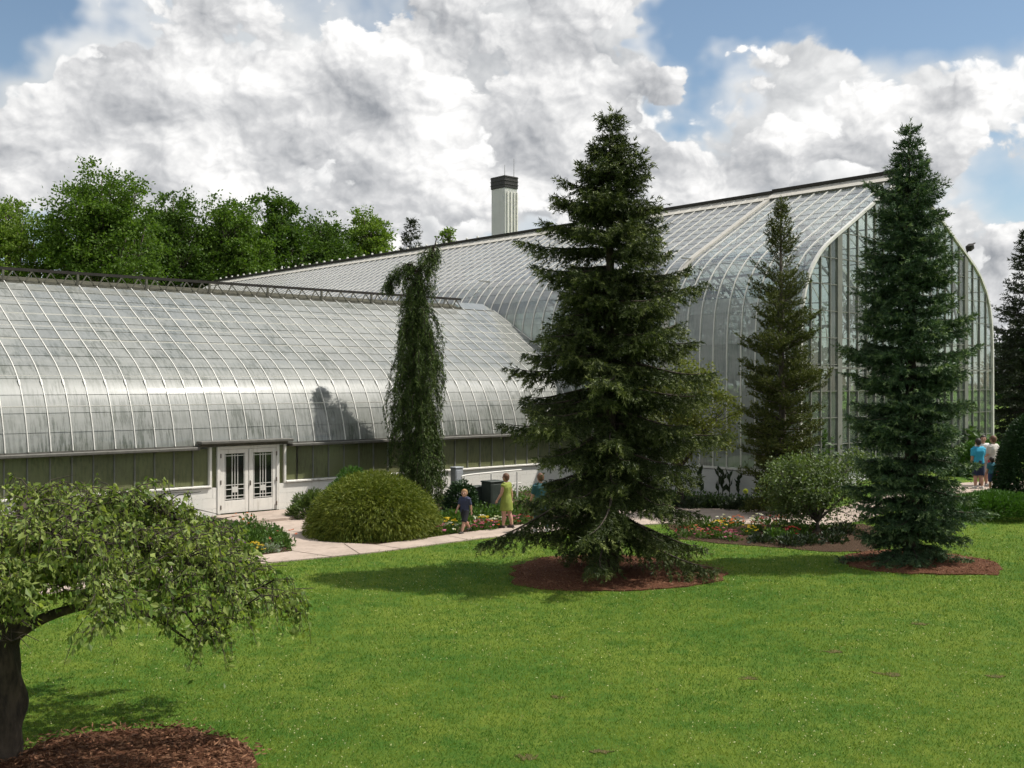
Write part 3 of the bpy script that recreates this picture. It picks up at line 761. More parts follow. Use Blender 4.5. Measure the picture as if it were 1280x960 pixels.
# ---- the tall glasshouse on the right
HW, HL = 7.6, 61.0
house = thing('palm_house', 'tall arched glasshouse with glazed gable end and long ribbed roof', 'greenhouse', tuple(uv(40.4, 21.4)) + (0,), ROT)
HP, HS = prof_fine([(-7.60, 1.10), (-7.60, 3.0), (-7.59, 5.0), (-7.56, 6.2), (-7.44, 7.2), (-7.12, 8.1), (-6.55, 8.85), (-5.85, 9.42), (-4.4, 10.25), (-2.6, 11.27), (-0.25, 12.6)])
HF = HP * np.array([-1, 1])
def topz(x):
    return float(np.interp(-abs(x), HP[:, 0] + np.arange(len(HP)) * 1e-9, HP[:, 1]))
DB = 0.642; NHB = int(HL / DB)
HR = 26; he = np.linspace(0, HS[-1], HR + 1)
S1 = 6.1                                              # front section, up to the wide flashing
rows_h = {}
def house_mat(r_, b):
    z = prof_at(HP, HS, np.array([he[r_]]))[0][1]
    if z < 7.4: return 'side_glass'
    return 'clear_roof_glass' if b * DB < S1 - .2 else 'roof_glass'
cells = []
for b in range(NHB):
    for r_ in range(HR):
        m = prof_at(HP, HS, np.array([(he[r_] + he[r_ + 1]) / 2]))[0]
        p = uv(40.4 + m[0], 21.4 + (b + .5) * DB); q = np.array([p[0], p[1], m[1]])
        hid = (b * DB > 10.0 and m[1] < 6.5)
        cells.append((1 if hid else 0, q[1], b, r_))
cells.sort()
hg = mk('roof_frame', join([bar((-7.62, 0, 1.12), (-7.62, HL, 1.12), 0.12, 0.08), bar((7.62, 0, 1.12), (7.62, HL, 1.12), 0.12, 0.08)]), M['rib'], house)
rest = {}
for k, (_, _, b, r_) in enumerate(cells):
    mn = house_mat(r_, b)
    if (r_, mn) not in rows_h:
        VF = slab_on(HP, HS, he[r_] - .025, he[r_ + 1], DB - .04, .006, .012, 0, 3, 1)
        me = mesh_data('pane', VF[0], VF[1], M[mn]); rows_h[(r_, mn)] = (VF, me)
        for p in me.polygons: p.use_smooth = True
        me.set_sharp_from_angle(angle=R(40))
    VF, me = rows_h[(r_, mn)]
    if k < 300: link('pane', me, hg, (0, (b + .5) * DB, 0))
    else: rest.setdefault(mn, []).append((VF[0] + np.array([0, (b + .5) * DB, 0]), VF[1]))
for b in range(0, NHB):
    V, F = slab_on(HP, HS, 0, HS[-1], DB - .04, .006, 0, 0, 26, 1)
    rest.setdefault('far_glass', []).append((V * np.array([-1, 1, 1]) + np.array([0, (b + .5) * DB, 0]), F[:, ::-1]))
allp, order, cnt = [], [], []
for mn, ps in rest.items():
    order.append(mn); J = join(ps); allp.append(J); cnt.append(sum(len(f) for f in J[1]))
o = mk('pane_field', join(allp), None, hg); o['kind'] = 'stuff'
for mn in order: o.data.materials.append(M[mn])
o.data.polygons.foreach_set('material_index', np.repeat(np.arange(len(order)), cnt).astype(np.int32))
for p in o.data.polygons: p.use_smooth = True
o.data.set_sharp_from_angle(angle=R(40))
full = np.concatenate([HP, [[0, 12.74]], HF[::-1]])
fs = np.concatenate([[0], np.cumsum(np.linalg.norm(np.diff(full, axis=0), axis=1))])
rm = mesh_data('rib', *rib_on(full, fs, 0.036, 0.05, 1, 0.4), M['rib'])
for b in range(NHB + 1):
    if b == 0: continue
    link('rib', rm, house, (0, b * DB, 0))
mk('flashing', rib_on(full, fs, 0.24, 0.085, 1, 0.3), M['cream'], house, loc=(0, S1 + .12, 0))
mk('gable_rib', rib_on(full, fs, 0.12, 0.08, 1, 0.3), M['rib'], house, loc=(0, 0.0, 0))
for a in np.arange(1.2, HS[-1] - 0.4, 1.25):
    p = prof_at(HP, HS, np.array([a]))[0]; nn = prof_n(HP, HS, np.array([a]))[0]; c = p - nn * 0.03
    for sg in (1, -1):
        mk('purlin', bar((c[0] * sg, 0.1, c[1]), (c[0] * sg, HL, c[1]), 0.045, 0.05), M['steel'], house)
# ridge band, rail and knobs
for (a, b, dz) in ((-0.05, S1 + 0.3, 0.0), (S1 + 0.32, HL + .05, -0.05)):
    for sg in (1, -1):
        mk('ridge_band', (np.array([[sg * 0.62, a, 12.46 + dz], [sg * 0.62, b, 12.46 + dz], [0, b, 12.83 + dz], [0, a, 12.83 + dz], [sg * 0.62, a, 12.40 + dz], [sg * 0.62, b, 12.40 + dz]]), np.array([[0, 1, 2, 3], [4, 5, 1, 0]])), M['cream'], house)
        mk('ridge_edge', bar((sg * .64, a, 12.45 + dz), (sg * .64, b, 12.45 + dz), 0.05, 0.06), M['old_metal'], house)
    mk('ridge_rail', bar((0, a, 12.92 + dz), (0, b, 12.92 + dz), 0.16, 0.14), M['dark_metal'], house)
km = mesh_data('knob', *bbox_bev(-.06, .06, -.06, .06, 12.9, 13.05, .02), M['white'])
for k in range(34): link('knob', km, house, (0, 27 + k * 1.0, 0))
# gable end
gab = mk('gable_frame', join([bar((-HW, 0, 1.1), (HW, 0, 1.1), .14, .16), bar((-HW, 0.02, 4.9), (HW, .02, 4.9), .08, .08)]), M['steel'], house)
XS = np.linspace(-HW, HW, 25); ZS = np.concatenate([np.arange(1.1, 12.5, 0.98), [12.6]])
for a, b in zip(XS[:-1], XS[1:]):
    for z0, z1 in zip(ZS[:-1], ZS[1:]):
        za, zb = topz(a + .02) - .05, topz(b - .02) - .05
        ta, tb = min(z1, za), min(z1, zb)
        if max(ta, tb) < z0 + .12: continue
        ta, tb = max(ta, z0 + .01), max(tb, z0 + .01)
        g = .02
        V = np.array([[a + g, y, z0 + g] for y in (0.03, .036)] + [[b - g, y, z0 + g] for y in (.03, .036)] + [[b - g, y, tb] for y in (.03, .036)] + [[a + g, y, ta] for y in (.03, .036)])
        F = np.array([[0, 2, 4, 6], [1, 7, 5, 3], [0, 1, 3, 2], [2, 3, 5, 4], [4, 5, 7, 6], [6, 7, 1, 0]])
        mk('gable_pane', (V, F), M['gable_glass'], gab)
for k, x in enumerate(XS[1:-1]):
    w_ = 0.30 if k in (3, 19) else (0.09 if k % 4 == 3 else 0.045)
    mk('mullion', box(x - w_ / 2, x + w_ / 2, -0.03, 0.06 if w_ < .3 else .3, 1.1, topz(x) - .02), M['steel'], gab)
for z in ZS[1:-1]:
    xe = max([abs(x) for x in np.linspace(0, HW, 300) if topz(x) > z] + [0.1])
    mk('transom', box(-xe, xe, -0.01, 0.05, z - .014, z + .014), M['steel'], gab)
# walls below the glass
bw = mk('base_wall', join([box(-7.6, -7.4, 0.2, HL, 0, 1.06), box(7.4, 7.6, .2, HL, 0, 1.06), box(-7.6, 7.6, 0.04, .2, 0, 1.0), box(-7.6, 7.6, HL - .1, HL, 0, 6)]), M['gutter'], house)
blocks(bw, -14.0, 0.0, -7.66, 0.0, 1.05, 2, 1.5, M['grey_wall'], axis=1)
blocks(bw, -7.6, 7.6, -0.02, 0.0, 1.02, 2, 1.5, M['grey_wall'], depth=0.05)
# interior arches with lattice, seen through the glass
def truss_parts():
    ps = []; n = 22
    aa = np.linspace(0, HS[-1], n); P = prof_at(HP, HS, aa); N = prof_n(HP, HS, aa)
    o_ = P - N * 0.10; i_ = P - N * 0.75
    for sg in (1, -1):
        for k in range(n - 1):
            f = lambda q: (q[0] * sg, 0, q[1])
            ps.append(bar(f(o_[k]), f(o_[k + 1]), .08)); ps.append(bar(f(i_[k]), f(i_[k + 1]), .08))
            ps.append(bar(f(o_[k]), f(i_[k + 1]), .045) if k % 2 else bar(f(i_[k]), f(o_[k + 1]), .045))
    ps.append(bar((-6.6, 0, 9.4), (6.6, 0, 9.4), .05)); ps.append(bar((0, 0, 12.4), (0, 0, 9.4), .05))
    ps.append(bar((-3.3, 0, 10.9), (0, 0, 9.4), .05)); ps.append(bar((3.3, 0, 10.9), (0, 0, 9.4), .05))
    return join(ps)
tm = mesh_data('truss', *truss_parts(), M['steel'])
for y in (1.2, 6.2, 12.5, 19, 25.5, 32, 38.5, 45): link('truss', tm, house, (0, y, 0))
mk('house_floor', box(-7.3, 7.3, .3, HL - .2, 0.02, 0.10), M['soil'], house)
# floodlight on the gable rib
fx, fz_ = 5.05, topz(5.05) + .10
fl = thing('floodlight', 'small black floodlight fixed to the right slope of the glazed gable', 'floodlight', tuple(uv(40.4 + fx, 21.4)) + (fz_,), ROT)
mk('bracket', join([bar((0, 0, -.02), (.28, 0, .16), .05)]), M['dark_metal'], fl)
V, F = bbox_bev(-.18, .18, -.12, .12, -.13, .13, .03); a = R(-25); Rm = np.array([[math.cos(a), 0, math.sin(a)], [0, 1, 0], [-math.sin(a), 0, math.cos(a)]])
lh = mk('lamp_housing', (V @ Rm.T + np.array([.38, 0, .27]), F), M['dark_metal'], fl)
mk('hood', (bbox_bev(-.2, .2, -.2, -.1, .10, .13, .01)[0] @ Rm.T + np.array([.38, 0, .28]), bbox_bev(-.2, .2, -.2, -.1, .10, .13, .01)[1]), M['dark_metal'], fl)

# ---- chimney stack behind the roof
ch = thing('chimney', 'white square chimney stack with black cap behind the ridge', 'chimney', (-0.62, 86.0, 0), ROT)
T = hz(237, 86.0); TT = hz(222, 86.0)
mk('shaft', bbox_bev(-.68, .68, -.82, .82, 0, T, .03), M['stack'], ch)
for x in (-.38, -.02, .34, .62): mk('fin', box(x - .05, x + .05, -.90, -.822, 0, T - .3), M['white'], ch)
cp = mk('cap', bbox_bev(-.72, .72, -.86, .86, T + .001, TT, .02), M['stack_cap'], ch)
for z in (.25, .55, .85): mk('louver', bbox_bev(-.75, .75, -.89, .89, T + z, T + z + .06, .01), M['stack_cap'], cp)
for (x, y, h) in ((-.4, -.5, .9), (.5, -.6, 1.5)): mk('antenna', tube([(x, y, TT), (x, y, TT + h)], [.025, .012], 5), M['steel'], ch)

# ------------------------------------------------------------------ plant builders
def part(name, V, F, mat, parent, attr=None, smooth=False):
    return link(name, mesh_data(name, V, F, mat, smooth, attr), parent)
def conifer(name, label, cat, loc, H, rad, mat, bark_m, dz_lo=.34, dz_hi=.16, nb=8, z0=.35, droop=.25, shoot=.13, nk=9, nl=.055, nw=.016, tw=.085, gap=.0, hang=.25, tipf=.35, group=None, trunk_r=.16, lift=.35, gap2=0.0, lv=(.78, 1.10), wv=(.86, 1.08), tipq=.2):
    t = thing(name, label, cat, loc, 0, group)
    tz = np.linspace(0, H * .97, 14)
    wob = np.cumsum(rng.normal(size=(14, 2)) * .012, 0)
    TP = np.column_stack([wob - wob[0], tz])
    woods = [tube(TP, trunk_r * (1 - tz / H) ** .8 + .012, 8)]
    P, D, S, T = [], [], [], []
    z = z0
    while z < H - .12:
        f = z / H
        step = (dz_lo * (1 - f) + dz_hi * f) * rng.uniform(.8, 1.2)
        k = nb if f < .93 else max(4, nb - 2)
        a0 = rng.random() * 6.28
        wl = rng.uniform(*wv)
        for b in range(k):
            if rng.random() < gap + gap2 * f: continue
            a = a0 + b * 6.283 / k + rng.normal() * .18
            rz = rad(z)
            L = max(.10, rz * wl * rng.uniform(*lv) * (1.2 if rng.random() < .08 else 1))
            zz = z + rng.normal() * step * .25
            up = (lift if f > .8 else lift * (f - .25) * 1.1) + rng.normal() * .06
            dr = droop * (1 - f) * rng.uniform(.6, 1.4)
            m = max(4, int(L / .12))
            s = np.linspace(0, 1, m + 1)
            r_ = L * s * (1 - .06 * s)
            zc = zz + L * (up * s - (dr + .15) * s ** 2 + (.20 + .5 * dr) * s ** 3.2)
            ca, sa_ = math.cos(a), math.sin(a)
            cb = a + .12 * np.sin(s * 3 + b)
            BP = np.column_stack([r_ * np.cos(cb), r_ * np.sin(cb), zc])
            off = np.array([np.interp(zz, tz, TP[:, 0]), np.interp(zz, tz, TP[:, 1]), 0]); BP = BP + off
            BP[:, 2] = np.maximum(BP[:, 2], .06)
            woods.append(tube(BP[::2] if m > 5 else BP, np.linspace(.008 + .014 * L, .005, len(BP[::2] if m > 5 else BP)), 4, cap=False))
            Tn = nrm(np.gradient(BP, axis=0)); rr = nrm(np.column_stack([np.cos(cb), np.sin(cb), np.zeros(m + 1)])); tang = np.column_stack([-rr[:, 1], rr[:, 0], np.zeros(m + 1)])
            # twigs on both sides and the leader shoot
            nt = max(3, int(L / tw))
            st = .07 + .93 * (np.arange(nt) + rng.random(nt)) / nt
            for sg in (1, -1, 0):
                q = st + rng.normal(size=nt) * .02; q = np.clip(q, .08, 1)
                bp = np.column_stack([np.interp(q, s, BP[:, c]) for c in range(3)])
                td = np.column_stack([np.interp(q, s, Tn[:, c]) for c in range(3)]); tg = np.column_stack([np.interp(q, s, tang[:, c]) for c in range(3)])
                if sg == 0:
                    d = nrm(td * .8 + np.array([0, 0, -hang * 2.0]) * (1 - f) + rng.normal(size=(nt, 3)) * .18)
                    tl = np.full(nt, .17) * rng.uniform(.6, 1.3, nt)
                else:
                    d = nrm(td * .75 + tg * sg * .75 + np.array([0, 0, -hang]) * (1.1 - f) + rng.normal(size=(nt, 3)) * .15)
                    tl = np.clip(.50 * L * (1 - q) * np.clip(q * 3, .55, 1) + .14, .1, .62) * rng.uniform(.7, 1.2, nt)
                ns = np.maximum(1, (tl / (shoot * .62)).astype(int))
                ix = np.repeat(np.arange(nt), ns); kk = np.concatenate([np.arange(x) for x in ns])
                fr = (kk + rng.random(len(ix)) * .6) / ns[ix]
                sp = bp[ix] + d[ix] * (tl[ix] * fr)[:, None] + np.array([0, 0, -1.0]) * (hang * .35 * tl[ix] * fr ** 2)[:, None]
                sdn = nrm(d[ix] + rng.normal(size=(len(ix), 3)) * .32 + np.array([0, 0, -hang * .5]))
                P.append(sp); D.append(sdn); S.append(rng.uniform(.7, 1.2, len(ix)) * shoot)
                T.append(np.clip((fr - .35) * 1.2, 0, 1) * np.clip((q[ix] - tipq) / (1 - tipq) * 1.4, 0, 1) * (rng.random(len(ix)) < tipf + .25) * rng.uniform(.2, 1, len(ix)))
        z += step
    zt = np.linspace(H - .35, H, 6); P.append(np.column_stack([np.full(6, TP[-1, 0]), np.full(6, TP[-1, 1]), zt - .02])); D.append(np.tile([0, 0, 1.0], (6, 1)) + rng.normal(size=(6, 3)) * .3); S.append(np.full(6, .16)); T.append(np.full(6, .4))
    P, D, S, T = map(np.concatenate, (P, D, S, T))
    V, F, si = needles(P, D, S, nk, nl, nw)
    part('crown', V, [F], mat, t, {'tip': T[si] * tipf * 2})
    J = join(woods); part('trunk', J[0], J[1], bark_m, t, smooth=True)
    return t, len(F)
def leafy(name, label, cat, loc, lobes, n, leaf, mat, bark_m, trunk_r=.2, group=None, sub=26, spread=.30, droop=.2, trunk_top=None, lean=(0, 0), leafw=.55, shell=(.45, 1.0), wood=True, flat=1.0):
    """lobes: (dx, dy, z, r). Leaves sit in many small clumps spread through each lobe"""
    t = thing(name, label, cat, loc, 0, group)
    lobes = np.array(lobes, float)
    vol = lobes[:, 3] ** 2.2; cnt = np.maximum(30, (n * vol / vol.sum())).astype(int)
    P, D = [], []; tips = []
    for (x, y, z, r_), c in zip(lobes, cnt):
        k = max(5, int(sub * min(2.0, r_ / lobes[:, 3].mean())))
        d = runit(k); d[:, 2] = d[:, 2] * .9 + .1
        cen = np.array([x, y, z]) + nrm(d) * (r_ * rng.uniform(shell[0] ** 3, shell[1] ** 3, k) ** (1 / 3))[:, None] * np.array([1, 1, flat])
        w = rng.uniform(.4, 1.3, k); w = w / w.sum()
        pick = rng.choice(k, c, p=w); sz = rng.uniform(.6, 1.3, k)
        p = cen[pick] + rng.normal(size=(c, 3)) * (r_ * spread * sz[pick])[:, None] * np.array([1, 1, .62])
        P.append(p); o_ = nrm(p - np.array([x, y, z - r_ * .3])); D.append(o_ * .6 + runit(c) * .8 + np.array([0, 0, -droop])); tips.append(cen[:max(4, k // 3)])
    P, D = np.concatenate(P), np.concatenate(D)
    V, F = leaf_faces(P, D, leaf * rng.uniform(.7, 1.3, len(P)), leaf * leafw, fold=.08)
    part('crown', V, [F], mat, t)
    if wood:
        cz = lobes[:, 2].min() if trunk_top is None else trunk_top
        ctr = lobes[:, :2].mean(0) * .4
        base = np.array([0, 0, -.05]); topp = np.array([ctr[0] + lean[0], ctr[1] + lean[1], cz])
        W_ = [tube(catmull([base, base * .5 + topp * .5 + np.array([.03, .02, 0]) * trunk_r * 5, topp], 5), np.linspace(trunk_r * 1.15, trunk_r * .6, 11), 8)]
        for (x, y, z, r_), tp in zip(lobes, tips):
            e = np.array([x, y, z + r_ * .35]); m_ = (topp + e) / 2 + rng.normal(size=3) * r_ * .12
            W_.append(tube(catmull([topp - np.array([0, 0, .3 * trunk_r]), m_, e], 4), np.linspace(trunk_r * .5, trunk_r * .10, 9), 6))
            for q in tp:
                s_ = (topp + e) / 2 * .5 + e * .5
                W_.append(tube([s_, (s_ + q) / 2 + rng.normal(size=3) * r_ * .06, q], [trunk_r * .16, trunk_r * .1, trunk_r * .04], 4, cap=False))
        J = join(W_); part('trunk', J[0], J[1], bark_m, t, smooth=True)
    return t
def mound(name, label, cat, loc, rx, ry, h, n, leaf, mat, hang=.6, group=None, lumps=14, leafw=.3, stems=True, rough=.1):
    """dome-shaped shrub: strands of foliage laid over a lumpy dome"""
    t = thing(name, label, cat, loc, 0, group)
    th = rng.random(n) * 6.283; ph = np.arccos(rng.random(n)) ; 
    d = np.column_stack([np.sin(ph) * np.cos(th), np.sin(ph) * np.sin(th), np.cos(ph)])
    lc = runit(lumps); lc[:, 2] = np.abs(lc[:, 2]); b = np.max(d @ lc.T, axis=1)
    k = (1 - rough) + rough * 1.6 * np.clip((b - .75) / .25, 0, 1) - .22 * rng.random(n) ** 2.2
    P = d * np.array([rx, ry, h]) * k[:, None]
    out = nrm(d / np.array([rx, ry, h]))
    D = nrm(out * .8 + np.array([0, 0, -hang]) * (1 - d[:, 2:3] * .6) + rng.normal(size=(n, 3)) * .35)
    P[:, 2] = np.maximum(P[:, 2], .03)
    inn = rng.random(n) < .35; P[inn] *= rng.uniform(.72, .92, inn.sum())[:, None]; wd = np.where(inn, leaf * max(leafw, .4) * 1.6, leaf * leafw)
    V, F = leaf_faces(P, D, leaf * rng.uniform(.6, 1.3, n), wd, fold=.05)
    part('foliage', V, [F], mat, t)
    if stems:
        W_ = []
        for q in range(9):
            a = q * .7; W_.append(tube([(0.05 * math.cos(a), .05 * math.sin(a), -.05), (rx * .2 * math.cos(a), ry * .2 * math.sin(a), h * .25), (rx * .4 * math.cos(a), ry * .4 * math.sin(a), h * .4)], [.03, .022, .01], 5))
        J = join(W_); part('stem', J[0], J[1], M['bark_grey'], t, smooth=True)
    return t
ORD = ['first', 'second', 'third', 'fourth', 'fifth', 'sixth', 'seventh', 'eighth', 'ninth', 'tenth', 'eleventh', 'twelfth']
def ranked(items, text):
    """items: (px, key); gives each its own label by its rank from the left among its look-alikes"""
    out = []
    for px, key in items:
        same = sorted(x for x, k in items if k == key); t_ = text(key)
        out.append(t_ if len(same) == 1 else ORD[same.index(px)] + ' from left of the ' + t_)
    return out
def bedding(label, px, py, w, h, leafm, petal, group, nl=90, nf=30, name='flowering_plant', leaf=.09, fsize=.05, cat='flower'):
    p = onground(px, py); t = thing(name, label, cat, tuple(p + np.array([0, 0, .012])), 0, group)
    d = runit(nl); d[:, 2] = np.abs(d[:, 2]); P = d * np.array([w, w, h * .75]) * (rng.random((nl, 1)) ** .5) * .8
    V, F = leaf_faces(P, d * .7 + runit(nl) * .5 + np.array([0, 0, .25]), leaf, leaf * .5, fold=.1)
    st = [tube([(0, 0, -.02), tuple(P[i] * .6), tuple(P[i])], [.008, .006, .004], 4, cap=False) for i in range(0, nl, 6)]
    part('foliage', V, [F], leafm, t); J = join(st); part('stem', J[0], J[1], leafm, t)
    if petal is not None:
        d = runit(nf); d[:, 2] = np.abs(d[:, 2]) + .35; d = nrm(d); c = d * np.array([w, w, h])
        ps = []
        for k in range(5):
            a = rng.random(nf) * 6.28; dd = np.column_stack([np.cos(a), np.sin(a), np.full(nf, .25)])
            ps.append(leaf_faces(c, dd, fsize, fsize * .8, fold=.1))
        J = join(ps); part('flower_heads', J[0], J[1], petal, t)['kind'] = 'stuff'
    return t

# ------------------------------------------------------------------ the two big spruces
def interp_r(tab):
    zs, rs = zip(*sorted(tab)); return lambda z: float(np.interp(z, zs, rs))
n_tri = 0
SA = stand(762, 24.0, .05)
radA = interp_r([(0, 2.2), (.6, 2.3), (1.4, 2.45), (2.1, 2.62), (3.9, 2.62), (5.0, 2.10), (5.8, 2.0), (7.0, 1.80), (8.2, 1.28), (9.0, .72), (9.7, .34), (10.4, .06)])
_, k = conifer('spruce_tree', 'big dark green spruce with drooping tiers on a brown mulch circle', 'spruce', SA, 10.45, radA, M['spruce'], M['bark_dark'], dz_lo=.50, dz_hi=.20, nb=10, z0=.98, droop=.55, hang=.55, tipf=.62, gap=.12, tw=.070, nk=10, shoot=.16, nl=.085, nw=.026, trunk_r=.19, lv=(.50, 1.16), wv=(.74, 1.10), tipq=.45)
n_tri += k
SB = stand(1138, 25.5, .05)
radB = interp_r([(0, 1.35), (.6, 1.45), (2.7, 1.52), (4.9, 1.42), (7.1, 1.26), (8.5, .84), (9.3, .44), (9.9, .22), (10.4, .06)])
_, k = conifer('spruce_tree', 'dense narrow blue green spruce in front of the glazed gable', 'spruce', SB, 10.35, radB, M['blue_spruce'], M['bark_dark'], dz_lo=.36, dz_hi=.2, nb=8, z0=.4, droop=.16, hang=.22, tipf=.62, gap=.05, tw=.068, nk=10, shoot=.16, nl=.082, nw=.027, lv=(.66, 1.10), wv=(.84, 1.08), tipq=.45, trunk_r=.18, lift=.45)
n_tri += k
# dark conifer at the right edge
radC = interp_r([(0, 3.2), (3, 2.7), (6, 1.7), (8.5, .9), (10.5, .35), (11.4, .1)])
_, k = conifer('conifer_tree', 'dark tapering conifer at the right edge beyond the gable', 'conifer', stand(1283, 53.0), 11.2, radC, M['right_fir'], M['bark_dark'], dz_lo=.5, dz_hi=.3, nb=7, z0=.3, droop=.1, hang=.1, shoot=.22, nk=6, nl=.15, nw=.05, tw=.18, tipf=.1, lift=.5)
n_tri += k
# arborvitae in front of the side glass
radD = interp_r([(0, 1.25), (1.0, 1.55), (2.8, 1.75), (4.6, 1.62), (6.3, 1.28), (7.6, .85), (9.0, .5), (9.8, .25), (10.4, .05)])
_, k = conifer('arborvitae_tree', 'tall thin olive brown arborvitae with see-through top by the house corner', 'arborvitae', stand(978, 35.2), 10.4, radD, M['arbor'], M['bark_grey'], dz_lo=.13, dz_hi=.13, nb=4, z0=.25, droop=-.2, hang=-.45, shoot=.16, nk=7, nl=.085, nw=.036, tw=.13, gap=.08, gap2=.32, tipf=.0, lift=.95, lv=(.5, 1.12), trunk_r=.13)
n_tri += k

# ------------------------------------------------------------------ weeping spruce by the wing
def weeping():
    loc = stand(526, 37.2); t = thing('weeping_spruce', 'narrow weeping spruce hanging in curtains beside the wing', 'spruce', loc)
    mpp = 37.2 / FPX
    X = lambda px: (px - 526) * mpp
    Z = lambda py: hz(py, 37.2) - loc[2]
    TP = catmull([(0, 0, 0), (X(524), .05, Z(560)), (X(522), 0, Z(470)), (X(520), .03, Z(400)), (X(522), 0, Z(345)), (X(530), 0, Z(330)), (X(541), 0, Z(314)), (X(546), 0, Z(297))], 6)
    woods = [tube(TP, np.linspace(.16, .015, len(TP)), 8)]
    P, D, S = [], [], []
    def strand(p0, d0, out, fall, sway):
        s = np.linspace(0, 1, max(4, int((out + fall) / .13)))
        hx = out * (1 - np.exp(-s * 3.2)); z = p0[2] + .25 * out * np.sin(np.clip(s * 3, 0, np.pi)) - fall * s ** 1.5
        pts = np.column_stack([p0[0] + d0[0] * hx, p0[1] + d0[1] * hx, z]) + rng.normal(size=(len(s), 3)) * sway
        pts[:, 2] = np.maximum(pts[:, 2], .05)
        woods.append(tube(pts, np.linspace(.018, .005, len(s)), 4, cap=False))
        tn = nrm(np.gradient(pts, axis=0))
        for k in range(5):
            q = pts[1:] + rng.normal(size=(len(s) - 1, 3)) * .05
            P.append(q); D.append(nrm(tn[1:] * .6 + np.array([0, 0, -.7]) + rng.normal(size=(len(s) - 1, 3)) * .42)); S.append(rng.uniform(.12, .24, len(s) - 1))
    halfw = interp_r([(0, .75), (Z(610), 1.05), (Z(560), .95), (Z(520), .82), (Z(490), 1.0), (Z(470), .85), (Z(445), .95), (Z(420), .70), (Z(395), .80), (Z(370), .62), (Z(345), .52), (Z(325), .40), (Z(300), .20)])
    cx = interp_r([(0, X(527)), (Z(560), X(523)), (Z(470), X(523)), (Z(400), X(521)), (Z(345), X(521)), (Z(300), X(545))])
    z = 1.1
    while z < Z(303):
        for b in range(7):
            a = rng.random() * 6.283; w = halfw(z) * rng.uniform(.35, 1.25)
            fall = min(rng.uniform(.7, 1.7), z * .95) * (1 if z < 7.5 else .30 if z > 8.4 else .6)
            strand(np.array([cx(z), 0, z]), (math.cos(a), math.sin(a)), w, fall, .012)
        z += .19
    # the side arm that bows to the left near the top
    arm = catmull([(X(522), 0, Z(342)), (X(512), .05, Z(330)), (X(500), .1, Z(338)), (X(490), .1, Z(349)), (X(484), .1, Z(358))], 6)
    woods.append(tube(arm, np.linspace(.05, .012, len(arm)), 5))
    for p in arm[3:]:
        for k in range(2): strand(p, nrm(np.array([-.6 + rng.normal() * .8, rng.normal() * .8])), rng.uniform(.08, .30), rng.uniform(.04, .24) + .22 * max(0, (p[0] - X(481)) / (X(522) - X(481))) ** 1.5, .01)
    P, D, S = map(np.concatenate, (P, D, S))
    V, F, si = needles(P, D, S, 7, .085, .024, .6)
    part('crown', V, [F], M['weeping'], t, {'tip': (rng.random(len(P)) < .3)[si] * rng.random(len(P))[si]})
    J = join(woods); part('trunk', J[0], J[1], M['bark_dark'], t, smooth=True)
    return len(F)
n_tri += weeping()

